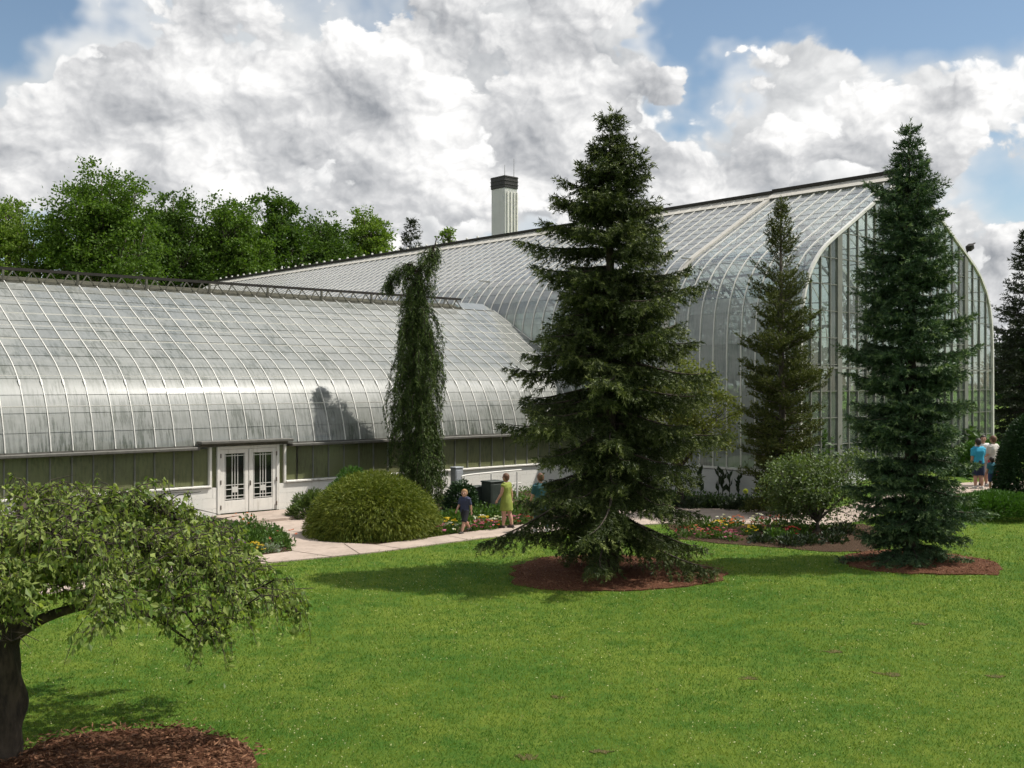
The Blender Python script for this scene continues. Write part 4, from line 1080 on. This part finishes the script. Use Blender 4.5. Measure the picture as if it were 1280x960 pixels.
# ------------------------------------------------------------------ weeping crab apple in the left foreground
def ellip_(c, r, k=8):
    th = np.linspace(.02, np.pi - .02, k); V, F = tube(np.column_stack([np.zeros(k), np.zeros(k), -np.cos(th)]), np.maximum(np.sin(th), .01), 10)
    return V * np.array(r) + np.array(c), F
def crab():
    loc = stand(-2, 12.2); t = thing('weeping_crab_tree', 'low weeping leafy tree with stout trunk in the left foreground', 'tree', loc)
    top = np.array([.05, 0, 1.72])
    tr = catmull([(-.04, 0, -.1), (0, 0, .25), (.07, .02, .75), (-.01, 0, 1.3), top], 6)
    rr = np.interp(np.linspace(0, 1, len(tr)), [0, .12, .5, .8, 1], [.34, .25, .20, .24, .28])
    Vt, Ft = tube(tr, rr, 22); bump_ = .05 * np.sin(Vt[:, 2] * 9 + 4 * np.arctan2(Vt[:, 1], Vt[:, 0])) + .05 * np.sin(Vt[:, 2] * 4 - 3 * np.arctan2(Vt[:, 1], Vt[:, 0]) + 1); Vt[:, :2] *= (1 + bump_ * 2.2)[:, None]
    woods = [(Vt, Ft)] + [ellip_((.12 * math.cos(q * 2.1), .12 * math.sin(q * 2.1), 1.5 + .06 * q), (.15, .15, .13)) for q in range(4)]
    P, D, L = [], [], []
    def hang(p, dirxy, ln, dens=1.0):
        m = max(3, int(ln / .055 * dens)); s = np.linspace(0, 1, m)
        pts = np.column_stack([p[0] + dirxy[0] * ln * .35 * s, p[1] + dirxy[1] * ln * .35 * s, p[2] + .10 * ln * np.sin(s * 3.0) - ln * .8 * s ** 1.6]) + rng.normal(size=(m, 3)) * .012
        rr_ = np.hypot(pts[:, 0], pts[:, 1]); pts[:, 2] = np.maximum(pts[:, 2], np.interp(rr_, [0, 1.5, 2.2, 3.0], [2.08, 2.02, 1.6, 1.2]) + .3 * rng.random() - .35 * (ln > .5) + .22 * np.clip(-pts[:, 1] - .3, 0, 1.5) - .35 * np.clip(pts[:, 0] - 2.2, 0, 1) * (rng.random() < .5))
        woods.append(tube(pts[::2] if m > 5 else pts, np.linspace(.006, .003, len(pts[::2] if m > 5 else pts)), 3, cap=False))
        k = 2
        q = np.repeat(pts, k, axis=0) + rng.normal(size=(m * k, 3)) * .025
        P.append(q); D.append(rng.normal(size=(m * k, 3)) * .55 + np.array([dirxy[0] * .3, dirxy[1] * .3, -.65])); L.append(np.clip(rng.lognormal(-2.72, .32, m * k), .03, .13))
    limb = catmull([(.05, -.02, 1.30), (.30, -.1, 1.50), (.60, -.15, 1.67), (1.0, -.2, 1.80), (1.37, -.2, 1.83), (1.85, -.2, 1.68), (2.25, -.2, 1.42)], 6)
    woods.append(tube(limb, np.linspace(.085, .01, len(limb)), 8))
    for p in limb[-13::2]:
        for w in range(7): hang(p + rng.normal(size=3) * .06, (rng.normal() * .7, rng.normal() * .7), rng.uniform(.2, .6))
    nl = 20
    for b in range(nl):
        a = b * 6.283 / nl + rng.normal() * .10
        Lb = rng.uniform(2.7, 3.3) * (1 - .5 * max(0, -math.sin(a)) ** 1.5); dx, dy = math.cos(a), math.sin(a); low = False
        h1 = rng.uniform(.16, .3) if low else rng.uniform(.55, 1.35)
        c = catmull([top - np.array([0, 0, .28]), top + np.array([dx * .42, dy * .42, -.12 if low else .42]), top + np.array([dx * Lb * .36, dy * Lb * .36, h1 * .45 if low else h1]), top + np.array([dx * Lb * .68, dy * Lb * .68, h1 * .5 if low else h1 * .85]), top + np.array([dx * Lb, dy * Lb, (h1 - .1 if low else h1 * .55) - rng.uniform(.25, .60)])], 6)
        c = c + np.cumsum(rng.normal(size=c.shape) * .012, 0)
        woods.append(tube(c, np.concatenate([np.linspace(.10 if low else .075, .03, len(c) - 6), np.linspace(.028, .004, 6)]), 7))
        for k in (range(6, len(c)) if not low else range(len(c) * 2 // 3, len(c))):
            for q in range(5):
                sa_ = a + rng.normal() * 1.1; ln = rng.uniform(.3, .85)
                p1 = c[k] + np.array([math.cos(sa_), math.sin(sa_), rng.uniform(-.02, .40)]) * ln * .75
                woods.append(tube([c[k], (c[k] + p1) / 2 + np.array([0, 0, .07]), p1], [.009, .006, .003], 4, cap=False))
                for w in range(4):
                    f = rng.random(); hang(c[k] * (1 - f) + p1 * f + np.array([0, 0, .05]), (math.cos(sa_ + rng.normal() * .6), math.sin(sa_ + rng.normal() * .6)), rng.uniform(.14, .42) if rng.random() > .06 else rng.uniform(.5, .8))
    for k in range(5):
        pts = [tuple(loc)]
    P, D, L = map(np.concatenate, (P, D, L))
    V, F = leaf_faces(P, D, L, L * .52, fold=.12)
    part('crown', V, [F], M['crab'], t)
    J = join(woods); part('trunk', J[0], J[1], M['bark_dark'], t, smooth=True)
    return len(F) * 2
n_tri += crab()

# ------------------------------------------------------------------ trees behind the wing
def back_tree(px, topy, hw, Y, mat, label, n=9000, seed=0, leaf=.30, sparse=1.0, squash=1.0):
    m = Y / FPX; loc = stand(px, Y); Ht = hz(topy, Y); Rr = hw * m
    r2 = np.random.default_rng(seed); lob = []
    zlow = hz(352, Y) if topy < 330 else 1.5
    for k in range(13):
        f = k / 12; z = zlow + (Ht - Rr * .35 - zlow) * f
        w = Rr * (1.12 - .62 * f ** 2.2)
        for q in range(3 if f < .6 else 2 if f < .85 else 1):
            a = r2.random() * 6.28
            lob.append((w * .62 * math.cos(a) * r2.uniform(.3, 1.1), w * .62 * math.sin(a), z + r2.normal() * .3, Rr * r2.uniform(.30, .52) * squash))
    return leafy('deciduous_tree', label, 'tree', loc, lob, n, leaf, mat, M['bark_grey'], trunk_r=.32, group='trees behind the wing', sub=int(18 * sparse), spread=.19, trunk_top=zlow * .6)
back_tree(14, 236, 62, 70, M['decid_b'], 'airy light green tree at the far left behind the wing', 11000, 1, .24, .7)
back_tree(128, 211, 82, 71, M['decid_a'], 'tallest broad leafy tree behind the wing', 34000, 2, .25)
back_tree(212, 236, 56, 95, M['decid_c'], 'dark leafy tree just right of the tallest tree behind the wing', 20000, 3, .31)
back_tree(282, 250, 60, 99, M['decid_a'], 'rounded tree above the left end of the long roof ridge', 24000, 4, .31)
back_tree(345, 240, 46, 106, M['decid_c'], 'open ragged-topped tree rising above its neighbours over the ridge', 10000, 5, .40, .6)
back_tree(402, 270, 52, 112, M['decid_c'], 'low dark tree between the ragged tree and the pale tree', 17000, 6, .34)
back_tree(458, 263, 40, 116, M['decid_b'], 'pale green rounded tree left of the dark conifer behind the ridge', 14000, 7, .34)
back_tree(-75, 235, 70, 76, M['decid_a'], 'leafy tree cut by the left edge of the picture', 6000, 8, .32)
back_tree(1275, 425, 48, 78, M['yew'], 'dark leafy tree low behind the right edge conifer', 7000, 13, .3)
radE = interp_r([(0, 3), (9, 2.6), (14, 1.9), (17.5, .9), (19.4, .2)])
conifer('pine_tree', 'small dark conifer top peeping over the long ridge', 'conifer', stand(514, 100.0), hz(276, 100), radE, M['right_fir'], M['bark_dark'], dz_lo=.9, dz_hi=.6, nb=6, z0=8, droop=.05, hang=.05, shoot=.4, nk=5, nl=.28, nw=.09, tw=.35, tipf=.1, lift=.5)
back_tree(562, 284, 16, 104, M['decid_b'], 'small pale treetop right of the dark conifer over the ridge', 1800, 9, .34)

# ------------------------------------------------------------------ shrubs
def gp(px, py, dy=0.0):
    p = onground(px, py); p[1] += dy; p[0] = (px - CX) / FPX * p[1]; p[2] = float(gz(p[0], p[1])); return tuple(p)
mound('thread_cypress_shrub', 'big rounded golden green thread-leaf shrub beside the path', 'shrub', gp(467, 679, 1.6), 1.72, 1.55, 1.56, 30000, .14, M['thread'], hang=.9, lumps=75, leafw=.15, rough=.24)
mound('juniper_shrub', 'flat bright green shrub behind the golden rounded shrub', 'shrub', gp(440, 645, 0), .85, .8, 1.42, 7000, .12, M['juniper'], hang=-.1, lumps=18, leafw=.3, rough=.2)
mound('wall_shrub', 'small loose shrub against the white wall right of the door', 'shrub', stand(384, 34.0), .62, .5, .85, 2600, .13, M['shrub_leaf'], hang=-.4, lumps=12, leafw=.3, rough=.3)
mound('clipped_yew_shrub', 'dark clipped conical bush cut by the right edge', 'shrub', stand(1291, 34.0), 1.12, 1.1, 2.7, 22000, .11, M['yew'], hang=.2, lumps=40, leafw=.35, rough=.08)
mound('creeping_juniper_shrub', 'low spreading green mound right of the blue green spruce', 'shrub', gp(1250, 654, 1.1), 1.5, 1.0, .55, 12000, .11, M['juniper'], hang=.1, lumps=26, leafw=.3, rough=.35)
mound('hedge_shrub', 'low clipped green hedge behind the people at right', 'hedge', stand(1228, 41.5), 1.4, .7, 1.35, 7000, .13, M['juniper'], hang=.1, lumps=20, leafw=.4, rough=.08)
mound('dark_shrub', 'dark shrub at the foot of the weeping spruce', 'shrub', stand(577, 35.5), .55, .5, .95, 2600, .12, M['yew'], hang=.1, lumps=12, leafw=.4, rough=.25)
lob = [(rng.normal() * .75, rng.normal() * .5, rng.uniform(.45, 2.0), rng.uniform(.35, .65)) for _ in range(22)]
leafy('loose_shrub', 'loose twiggy green shrub between the arborvitae and the narrow spruce', 'shrub', stand(1022, 31.0), lob, 12000, .095, M['shrub_leaf'], M['bark_grey'], trunk_r=.07, sub=14, spread=.30, trunk_top=.3)
lob = [(-1.0, 0, 3.2, .9), (0.2, .2, 3.6, 1.0), (1.0, 0, 2.7, .75), (.8, .3, 4.0, .7), (-.4, .2, 4.5, .9), (-1.5, .1, 4.0, .8), (1.55, -.1, 3.4, .5), (.2, -.3, 2.3, .7), (.6, 0, 4.7, .4)]
leafy('pale_leaved_tree', 'small yellow green tree half hidden behind the big spruce', 'tree', stand(852, 37.0), lob, 14000, .11, M['olive_tree'], M['bark_dark'], trunk_r=.12, sub=20, spread=.26, trunk_top=1.3, lean=(-.2, 0))
# palms and shrubs growing inside the tall glasshouse
for k, (u_, v_, h_, r_) in enumerate([(36.0, 25.5, 6.2, 1.6), (41.5, 26.5, 7.6, 1.9), (45.6, 24.6, 5.2, 1.5), (38.8, 31.0, 8.0, 1.9), (34.6, 23.4, 2.6, 1.2), (37.3, 23.0, 2.2, 1.2), (40.0, 23.2, 2.8, 1.3), (43.0, 23.0, 2.3, 1.2), (46.2, 22.9, 2.6, 1.1), (34.8, 28.5, 3.4, 1.4)]):
    p = uv(u_, v_); lob = [(rng.normal() * r_ * .5, rng.normal() * r_ * .5, h_ * rng.uniform(.35, .95), r_ * rng.uniform(.4, .7)) for _ in range(9)]
    leafy('indoor_tree', ['leafy plant inside the tall glasshouse near its left corner', 'tall plant inside the glasshouse behind the gable centre', 'leafy plant inside the glasshouse near its right corner', 'tall plant deep inside the glasshouse', 'low plant inside the glasshouse at the left end of the gable', 'second low plant from the left inside the gable', 'low plant inside the middle of the gable', 'second low plant from the right inside the gable', 'low plant inside the glasshouse at the right end of the gable', 'bushy plant inside the side glass behind the arborvitae'][k], 'tree', (p[0], p[1], .09), lob, 3000, .30, M['inside_leaf'], M['bark_grey'], trunk_r=.12, group='plants inside the glasshouse', sub=14)

# ------------------------------------------------------------------ flower beds
gL, gMid, gR, gH = 'flowers in the bed left of the door path', 'flowers in the bed behind the boy', 'flowers in the bed right of the big spruce', 'dark plants along the glasshouse wall'
for (px, py, w, h, lm, pm, lab, nf) in [
    (292, 690, .34, .36, 'bed_leaf', 'purple', 'purple flowers in the bed left of the door path', 40), (318, 692, .3, .3, 'bed_leaf', 'yellow', 'yellow flowers in the bed left of the door path', 36),
    (337, 690, .34, .3, 'silver_leaf', None, 'silvery leaved plant in the bed left of the door path', 0), (355, 684, .40, .55, 'bed_leaf', 'salmon', 'leafy plant with a few salmon flowers at the bed corner by the path', 8),
    (330, 672, .55, .8, 'bed_leaf', None, 'tall leafy plant behind the silvery plant', 0), (300, 672, .5, .75, 'bed_leaf', 'orange', 'tall leafy plant with orange flowers behind the purple flowers', 7), (270, 692, .4, .4, 'bed_leaf', 'orange', 'orange flowers left of the purple flowers', 14)]:
    bedding(lab, px, py, w, h, M[lm], M[pm] if pm else None, gL, nl=200, nf=nf, leaf=.085, fsize=.045)
mids = [(551, 668, 'pink'), (563, 667, 'white_fl'), (590, 664, 'pink'), (600, 663, 'pink'), (606, 658, 'yellow'), (616, 661, 'orange'), (612, 663, 'pink'), (560, 660, 'yellow'), (622, 658, 'white_fl'), (640, 655, 'pink'), (598, 656, 'white_fl'), (655, 655, 'red')]
CN = {'pink': 'pink', 'white_fl': 'white', 'yellow': 'yellow', 'orange': 'orange', 'red': 'red', 'salmon': 'salmon', 'lime': 'lime'}
for (px, py, c), lab in zip(mids, ranked([(m[0], m[2]) for m in mids], lambda k: CN[k] + ' bedding flowers behind the boy')):
    bedding(lab, px, py, .30, .30, M['bed_leaf'], M[c], gMid, nl=80, nf=9, fsize=.075, leaf=.10)
greens = [(597, 648, .55, .65), (570, 652, .45, .55), (618, 646, .5, .55), (640, 645, .6, .7), (552, 655, .4, .5), (583, 657, .35, .35)]
for (px, py, w, h), lab in zip(greens, ranked([(m[0], 0) for m in greens], lambda k: 'green leafy plants in the bed behind the boy')):
    bedding(lab, px, py, w, h, M['bed_leaf'], None, gMid, nl=200, leaf=.13, name='leafy_plant', cat='plant')
rs = [(855, 672, 'red'), (868, 670, 'salmon'), (880, 673, 'pink'), (893, 673, 'red'), (905, 674, 'pink'), (915, 676, 'pink'), (898, 664, 'yellow'), (912, 660, 'orange'), (922, 657, 'salmon'), (903, 655, 'white_fl'), (935, 669, 'yellow'), (948, 655, 'white_fl'),
      (960, 657, 'red'), (975, 657, 'salmon'), (968, 666, 'lime'), (985, 660, 'white_fl'), (997, 658, 'white_fl'), (990, 672, 'red'), (1015, 662, 'white_fl'), (1030, 664, 'white_fl'), (945, 664, 'salmon')]
for (px, py, c), lab in zip(rs, ranked([(m[0], m[2]) for m in rs], lambda k: CN[k] + ' bedding flowers right of the big spruce')):
    bedding(lab, px, py, .30, .30, M['bed_leaf'], M[c], gR, nl=80, nf=12 if c != 'white_fl' else 8, fsize=.055, leaf=.10)
fill = [(862, 662, .45, .4, 'bed_leaf'), (885, 662, .4, .55, 'bed_leaf'), (950, 678, .45, .35, 'dark_leaf'), (985, 682, .5, .4, 'dark_leaf'), (1010, 680, .5, .45, 'dark_leaf'), (1040, 678, .5, .5, 'dark_leaf'), (970, 673, .4, .4, 'bed_leaf'), (1055, 668, .5, .5, 'dark_leaf'), (1000, 668, .4, .45, 'bed_leaf')]
for (px, py, w, h, m_), lab in zip(fill, ranked([(m[0], m[4]) for m in fill], lambda k: ('dark' if k == 'dark_leaf' else 'fresh green') + ' leafy plants right of the big spruce')):
    bedding(lab, px, py, w, h, M[m_], None, gR, nl=220, leaf=.12, name='leafy_plant', cat='plant')
for k in range(12):
    bedding(ORD[k] + ' from left of the low dark green plants along the glasshouse wall', 855 + k * 9, 634 + .3 * k + rng.normal() * 1.0, .5, .55, M['dark_leaf'], None, gH, nl=220, leaf=.15, name='wall_plant', cat='plant')
extra = [(240, 688, .5, .6), (255, 678, .5, .75), (284, 680, .45, .6), (316, 680, .45, .6), (345, 676, .42, .5), (310, 664, .5, .8), (225, 675, .6, .9), (200, 690, .6, .7)]
for (px, py, w, h), lab in zip(extra, ranked([(m[0], 0) for m in extra], lambda k: 'leafy plants in the bed left of the door path')):
    bedding(lab, px, py, w, h, M['bed_leaf'], None, gL, nl=260, leaf=.11, name='leafy_plant', cat='plant')
def canna(px, Y, h, k):
    t = thing('canna_plant', ORD[k] + ' from left of the upright dark leaved plants against the pale wall', 'plant', stand(px, Y, .012), 0, gH)
    part('stem', *tube([(0, 0, 0), (.02, 0, h)], [.02, .01], 5), M['dark_leaf'], t)
    n = 7; a = rng.random(n) * 6.28; z = np.linspace(.3, 1, n) * h * .8
    V, F = leaf_faces(np.column_stack([np.zeros(n), np.zeros(n), z]), np.column_stack([np.cos(a) * .5, np.sin(a) * .5, np.ones(n)]), .38, .16, fold=.2)
    part('leaf', V, [F], M['dark_leaf'], t)
for k, (px, h) in enumerate(((876, 1.25), (898, 1.2), (903, 1.15), (912, 1.1), (923, .9))): canna(px, 39.4, h, k)
def ball(c, r, k=8):
    th = np.linspace(0, np.pi, k); return tube(np.column_stack([np.full(k, c[0]), np.full(k, c[1]), c[2] - r * np.cos(th)]), np.maximum(r * np.sin(th), .002), 10)
for k, (px, py) in enumerate(((932, 614), (946.5, 612.5), (957, 612))):
    Y = 36.8; t = thing('allium_flower', ['left', 'middle', 'right'][k] + ' of the three pale yellow globe flowers on stalks', 'flower', stand(px, Y, .012), 0, 'globe flowers by the glasshouse')
    h = hz(py, Y) - t.location[2]
    part('stem', *tube([(0, 0, -.02), (.02, 0, h * .5), (0, 0, h)], .012, 5), M['bed_leaf'], t); 
    d = runit(160); V, F = leaf_faces(np.array([0, 0, h]) + d * .03, d, .075, .035); part('flower_head', V, [F], M['lime'], t)

# ------------------------------------------------------------------ things beside the wing: handrail, cabinet, dark boxes
def mx(px, Y): return (px - CX) / FPX * Y
p0 = stand(578, 37.6); rl = thing('handrail', 'white metal handrail by the wing wall behind the boy', 'handrail', p0, 0)
w_ = np.array([UDIR[0], UDIR[1], 0])
for k in range(3):
    q = w_ * (.1 + 1.25 * k); mk('post', tube([q, q + np.array([0, 0, 1.05])], .035, 8), M['white'], rl)
mk('rail', tube(catmull([(0.0, 0, .45), (.0, 0, .95), w_ * .1 + np.array([0, 0, 1.06]), w_ * 1.3 + np.array([0, 0, 1.10]), w_ * 2.8 + np.array([0, 0, 1.12])], 6), .03, 8), M['white'], rl)
mk('rail', tube([w_ * .1 + np.array([0, 0, .62]), w_ * 2.8 + np.array([0, 0, .64])], .02, 8), M['white'], rl)
def cabinet(name, label, cat, px, Y, w, d, h, mat, lid=.05):
    t = thing(name, label, cat, stand(px, Y, .0), ROT)
    b = mk('body', bbox_bev(-w / 2, w / 2, -d / 2, d / 2, 0, h - lid, .015), mat, t)
    mk('lid', bbox_bev(-w / 2 - .02, w / 2 + .02, -d / 2 - .02, d / 2 + .02, h - lid + .001, h, .012), mat, t)
    mk('door_panel', bbox_bev(-w / 2 + .05, w / 2 - .05, -d / 2 - .012, -d / 2 - .001, .08, h - lid - .06, .004), mat, b)
cabinet('utility_cabinet', 'grey metal utility cabinet standing by the wing wall', 'cabinet', 571, 38.6, .36, .3, 1.30, M['grey_box'])
cabinet('dark_bin', 'low dark green box behind the boy', 'bin', 597, 36.6, .55, .45, .80, M['green_box'])
cabinet('dark_bin', 'taller dark green box right of the low one', 'bin', 616, 36.4, .62, .5, 1.0, M['green_box'])
print('foliage tris', n_tri)

# ------------------------------------------------------------------ people
def cloth(name, c, v=.12): return paint(name, c, .85, v, 9.0, .2)
SKIN = paint('skin', (0.46, 0.26, 0.185), .55, .06, 6.0)
HAIR = {'blond': paint('blond_hair', (.30, .17, .075), .7, .2, 20), 'dark': paint('dark_hair', (.025, .016, .012), .6, .2, 20), 'brown': paint('brown_hair', (.12, .055, .028), .65, .2, 20)}
EYE_M = paint('eye_dark', (.02, .015, .012), .3, .1)
def remesh(o, size):
    m = o.modifiers.new('skin', 'REMESH'); m.mode = 'VOXEL'; m.voxel_size = size; m.use_smooth_shade = True
    s = o.modifiers.new('soft', 'SMOOTH'); s.factor = .5; s.iterations = 3
def ellip(c, r, k=9):
    th = np.linspace(0.02, np.pi - .02, k); V, F = tube(np.column_stack([np.zeros(k), np.zeros(k), -np.cos(th)]), np.maximum(np.sin(th), .01), 12)
    return V * np.array(r) + np.array(c), F
def person(label, loc, face, H, legs, arms, top, bottom, shoe, hair, sleeve=.45, leglen=.5, dress=False, bag=False, headturn=0.0, group=None):
    """face: facing direction angle (deg, 0 = +X). legs/arms: per side (swing forward deg, bend deg). left then right"""
    t = thing('person', label, 'person', loc, R(face), group)
    h = H; child = H < 1.45; hr = h * (.082 if child else .068)
    hipz, shz = .515 * h, .815 * h; hw, sw = .052 * h, .108 * h
    f = lambda x, y, z: np.array([x, y, z], float)
    body, topc, botc, low = [], [], [], []
    feet = []
    lz = []
    for sg, (sw_, bd) in zip((1, -1), legs):
        a, b = R(sw_), R(sw_ - bd)
        hp = f(0, sg * hw, hipz); kn = hp + f(math.sin(a), 0, -math.cos(a)) * .255 * h; an = kn + f(math.sin(b), 0, -math.cos(b)) * .225 * h
        lz.append((hp, kn, an)); low.append(an[2])
    dz = .035 * h - min(low)
    for sg, (hp, kn, an) in zip((1, -1), lz):
        hp, kn, an = hp + f(0, 0, dz), kn + f(0, 0, dz), an + f(0, 0, dz)
        th = [.062 * h, .054 * h, .040 * h]
        body.append(tube([hp, (hp + kn) / 2, kn], th, 10)); body.append(tube([kn, kn * .6 + an * .4 - f(.008, 0, 0) * h, an], [.039 * h, .040 * h, .022 * h], 10))
        body.append(ellip(kn, (.038 * h,) * 3)); body.append(ellip(an, (.024 * h,) * 3)); body.append(ellip(an + f(.035 * h, 0, -.018 * h), (.065 * h, .026 * h, .02 * h)))
        feet.append(an)
        if not dress:
            e = hp + (kn - hp) * min(1.0, leglen * 2)
            botc.append(tube([hp + f(0, 0, .02 * h), (hp + e) / 2, e], [.072 * h, .070 * h, (.064 if leglen <= .5 else .052) * h], 10))
            if leglen > .5:
                e2 = kn + (an - kn) * (leglen - .5) * 2; botc.append(tube([kn, (kn + e2) / 2, e2], [.052 * h, .048 * h, .042 * h], 10))
    hz_, sz_ = hipz + dz, shz + dz
    for y in (-.045 * h, 0, .045 * h):
        body.append(tube([f(0, y, hz_ - .02 * h), f(0, y * .8, hz_ + .12 * h), f(0, y * 1.1, sz_ - .07 * h), f(0, y, sz_)], [.068 * h, .060 * h, .070 * h, .045 * h], 10))
        topc.append(tube([f(0, y, hz_ - (.02 if not dress else .05) * h), f(0, y * .85, hz_ + .12 * h), f(0, y * 1.1, sz_ - .07 * h), f(0, y, sz_ + .008 * h)], [.079 * h, .071 * h, .080 * h, .055 * h], 10))
    botc.append(tube([f(0, -.03 * h, hz_ - .03 * h), f(0, .03 * h, hz_ - .03 * h)], .080 * h, 10)); botc.append(tube([f(0, 0, hz_ - .04 * h), f(0, 0, hz_ + .05 * h)], .082 * h, 10))
    if dress:
        topc.append(tube([f(0, 0, hz_ - .20 * h), f(0, 0, hz_ - .05 * h), f(0, 0, hz_ + .08 * h)], [.125 * h, .115 * h, .085 * h], 14))
    body.append(tube([f(0, -sw, sz_ - .02 * h), f(0, sw, sz_ - .02 * h)], .042 * h, 10)); topc.append(tube([f(0, -sw, sz_ - .02 * h), f(0, sw, sz_ - .02 * h)], .050 * h, 10))
    body.append(tube([f(0, 0, sz_ - .02 * h), f(.008 * h, 0, h * .90 + dz - hr * .4)], [.034 * h, .030 * h], 10))
    hc = f(.015 * h, 0, h + dz - hr * 1.05)
    ct, st = math.cos(R(headturn)), math.sin(R(headturn)); rot = lambda p: f(p[0] * ct - p[1] * st, p[0] * st + p[1] * ct, p[2])
    body.append(ellip(hc, (hr * .92, hr * .80, hr * 1.08))); body.append(ellip(hc + rot(f(hr * .35, 0, -hr * .55)), (hr * .55, hr * .5, hr * .5)))
    body.append(ellip(hc + rot(f(hr * .98, 0, -hr * .15)), (hr * .16, hr * .12, hr * .2)))
    for sg in (1, -1): body.append(ellip(hc + rot(f(-.05 * hr, sg * hr * .82, -.1 * hr)), (hr * .16, hr * .08, hr * .24)))
    for sg, (a_, bd) in zip((1, -1), arms):
        a, b = R(a_), R(a_ + bd)
        s = f(0, sg * sw, sz_ - .02 * h); el = s + f(math.sin(a), sg * .16, -math.cos(a)) * .165 * h; wr = el + f(math.sin(b), sg * .03, -math.cos(b)) * .145 * h
        body.append(tube([s, (s + el) / 2, el], [.038 * h, .034 * h, .027 * h], 9)); body.append(tube([el, (el * 2 + wr) / 3, wr], [.027 * h, .027 * h, .017 * h], 9)); body.append(ellip(el, (.027 * h,) * 3))
        d = nrm(wr - el); pc = wr + d * .025 * h; sd_ = np.array([d[2], 0, -d[0]])
        body.append(tube([wr, pc, pc + d * .018 * h], [.016 * h, .022 * h, .017 * h], 9))
        for q, ln in zip((-1.5, -.5, .5, 1.5), (.034, .042, .044, .038)):
            p = pc + sd_ * q * .0105 * h + d * .012 * h; cv = f(0, -sg, 0) * .25
            body.append(tube([p, p + nrm(d + cv * .5) * ln * .55 * h, p + nrm(d + cv) * ln * h], [.0068 * h, .0062 * h, .005 * h], 6))
        p = pc + sd_ * .016 * h - d * .008 * h; body.append(tube([p, p + nrm(d + sd_ * .9) * .018 * h, p + nrm(d * 1.3 + sd_ * .5) * .036 * h], [.008 * h, .0075 * h, .006 * h], 6))
        e = s + (el - s) * min(1, sleeve * 2); topc.append(tube([s + f(0, 0, .01 * h), (s + e) / 2, e], [.050 * h, .046 * h, .043 * h], 9))
    J = join(body); o = part('body', J[0], J[1], SKIN, t, smooth=True); remesh(o, .0075 * h)
    if not dress:
        J = join(botc); o = part('trousers' if leglen > .5 else 'shorts', J[0], J[1], bottom, t, smooth=True); remesh(o, .012 * h)
    J = join(topc); o = part('dress' if dress else 'shirt', J[0], J[1], top, t, smooth=True); remesh(o, .012 * h)
    for an in feet:
        J = join([ellip(an + f(.03 * h, 0, -.017 * h), (.078 * h, .031 * h, .024 * h)), ellip(an + f(-.005 * h, 0, -.004 * h), (.034 * h, .029 * h, .030 * h)), box(an[0] - .04 * h, an[0] + .1 * h, an[1] - .028 * h, an[1] + .028 * h, an[2] - .037 * h, an[2] - .026 * h)])
        part('shoe', J[0], J[1], shoe, t, smooth=True)
    J = join([ellip(hc + rot(f(-.12 * hr, 0, hr * .18)), (hr * .98, hr * .90, hr * 1.02)), ellip(hc + rot(f(-.45 * hr, 0, -hr * .2)), (hr * .6, hr * .78, hr * .75))])
    V = J[0]; c2 = V - hc; fr = c2[:, 0] * ct + c2[:, 1] * st
    V = V - np.outer(np.where((fr > hr * .45) & (c2[:, 2] < hr * .55), fr - hr * .45, 0), [ct, st, 0])
    part('hair', V, J[1], hair, t, smooth=True)
    for sg in (1, -1):
        J = ellip(hc + rot(f(hr * .84, sg * hr * .32, 0)), (hr * .08, hr * .12, hr * .08)); part('eye', J[0], J[1], EYE_M, t, smooth=True)
    return t
DARK_SHOE, WHITE_SHOE = cloth('dark_shoes', (.05, .04, .035)), cloth('white_shoes', (.6, .58, .54))
b_ = onground(581, 667)
person('boy in navy shirt and dark shorts walking along the path', tuple(b_ + np.array([0, 0, .03])), 232, 1.28, [(22, 5), (-18, 22)], [(-18, 12), (16, 18)], cloth('navy_shirt', (.035, .042, .085)), cloth('black_shorts', (.012, .012, .016)), DARK_SHOE, HAIR['blond'], headturn=25)
b_ = onground(633, 661)
person('woman in a lime yellow dress standing on the path by the spruce', tuple(b_ + np.array([0, 0, .03])), 150, 1.62, [(6, 2), (-8, 6)], [(10, 25), (-10, 10)], cloth('lime_dress', (.22, .26, .045)), DARK_SHOE, DARK_SHOE, HAIR['brown'], dress=True, sleeve=.12)
b_ = onground(676, 666)
person('person in dark teal clothes half hidden by the big spruce', tuple(b_ + np.array([0, 0, .03])), 120, 1.70, [(10, 3), (-12, 10)], [(14, 20), (-12, 15)], cloth('teal_top', (.02, .075, .085)), cloth('dark_trousers', (.02, .045, .055)), WHITE_SHOE, HAIR['brown'], leglen=.95)
gp_ = 'people on the path at right'
person('person in turquoise shirt and navy shorts seen from behind', stand(1223, 36.2, .03), 95, 1.70, [(4, 2), (-4, 3)], [(-6, 20), (20, 70)], cloth('turquoise_shirt', (.035, .33, .50)), cloth('navy_shorts', (.014, .022, .06)), WHITE_SHOE, HAIR['dark'], group=gp_)
person('person in white shirt standing behind the turquoise shirt', stand(1229, 37.3, .03), 250, 1.76, [(3, 1), (-3, 2)], [(5, 15), (8, 20)], cloth('white_shirt', (.72, .71, .68)), cloth('pale_shorts', (.5, .48, .44)), DARK_SHOE, HAIR['dark'], group=gp_)
person('person in grey white top and red trousers beside the clipped bush', stand(1242, 36.9, .03), 120, 1.76, [(6, 2), (-6, 4)], [(12, 50), (16, 60)], cloth('grey_top', (.50, .46, .42)), cloth('red_trousers', (.50, .035, .06)), WHITE_SHOE, HAIR['brown'], leglen=.85, group=gp_)
person('small dark haired child in front of the red trousers', stand(1240, 35.6, .03), 100, 1.12, [(3, 1), (-3, 2)], [(5, 10), (8, 12)], cloth('teal_child_shirt', (.04, .16, .20)), cloth('blue_shorts', (.03, .05, .12)), WHITE_SHOE, HAIR['dark'], group=gp_)
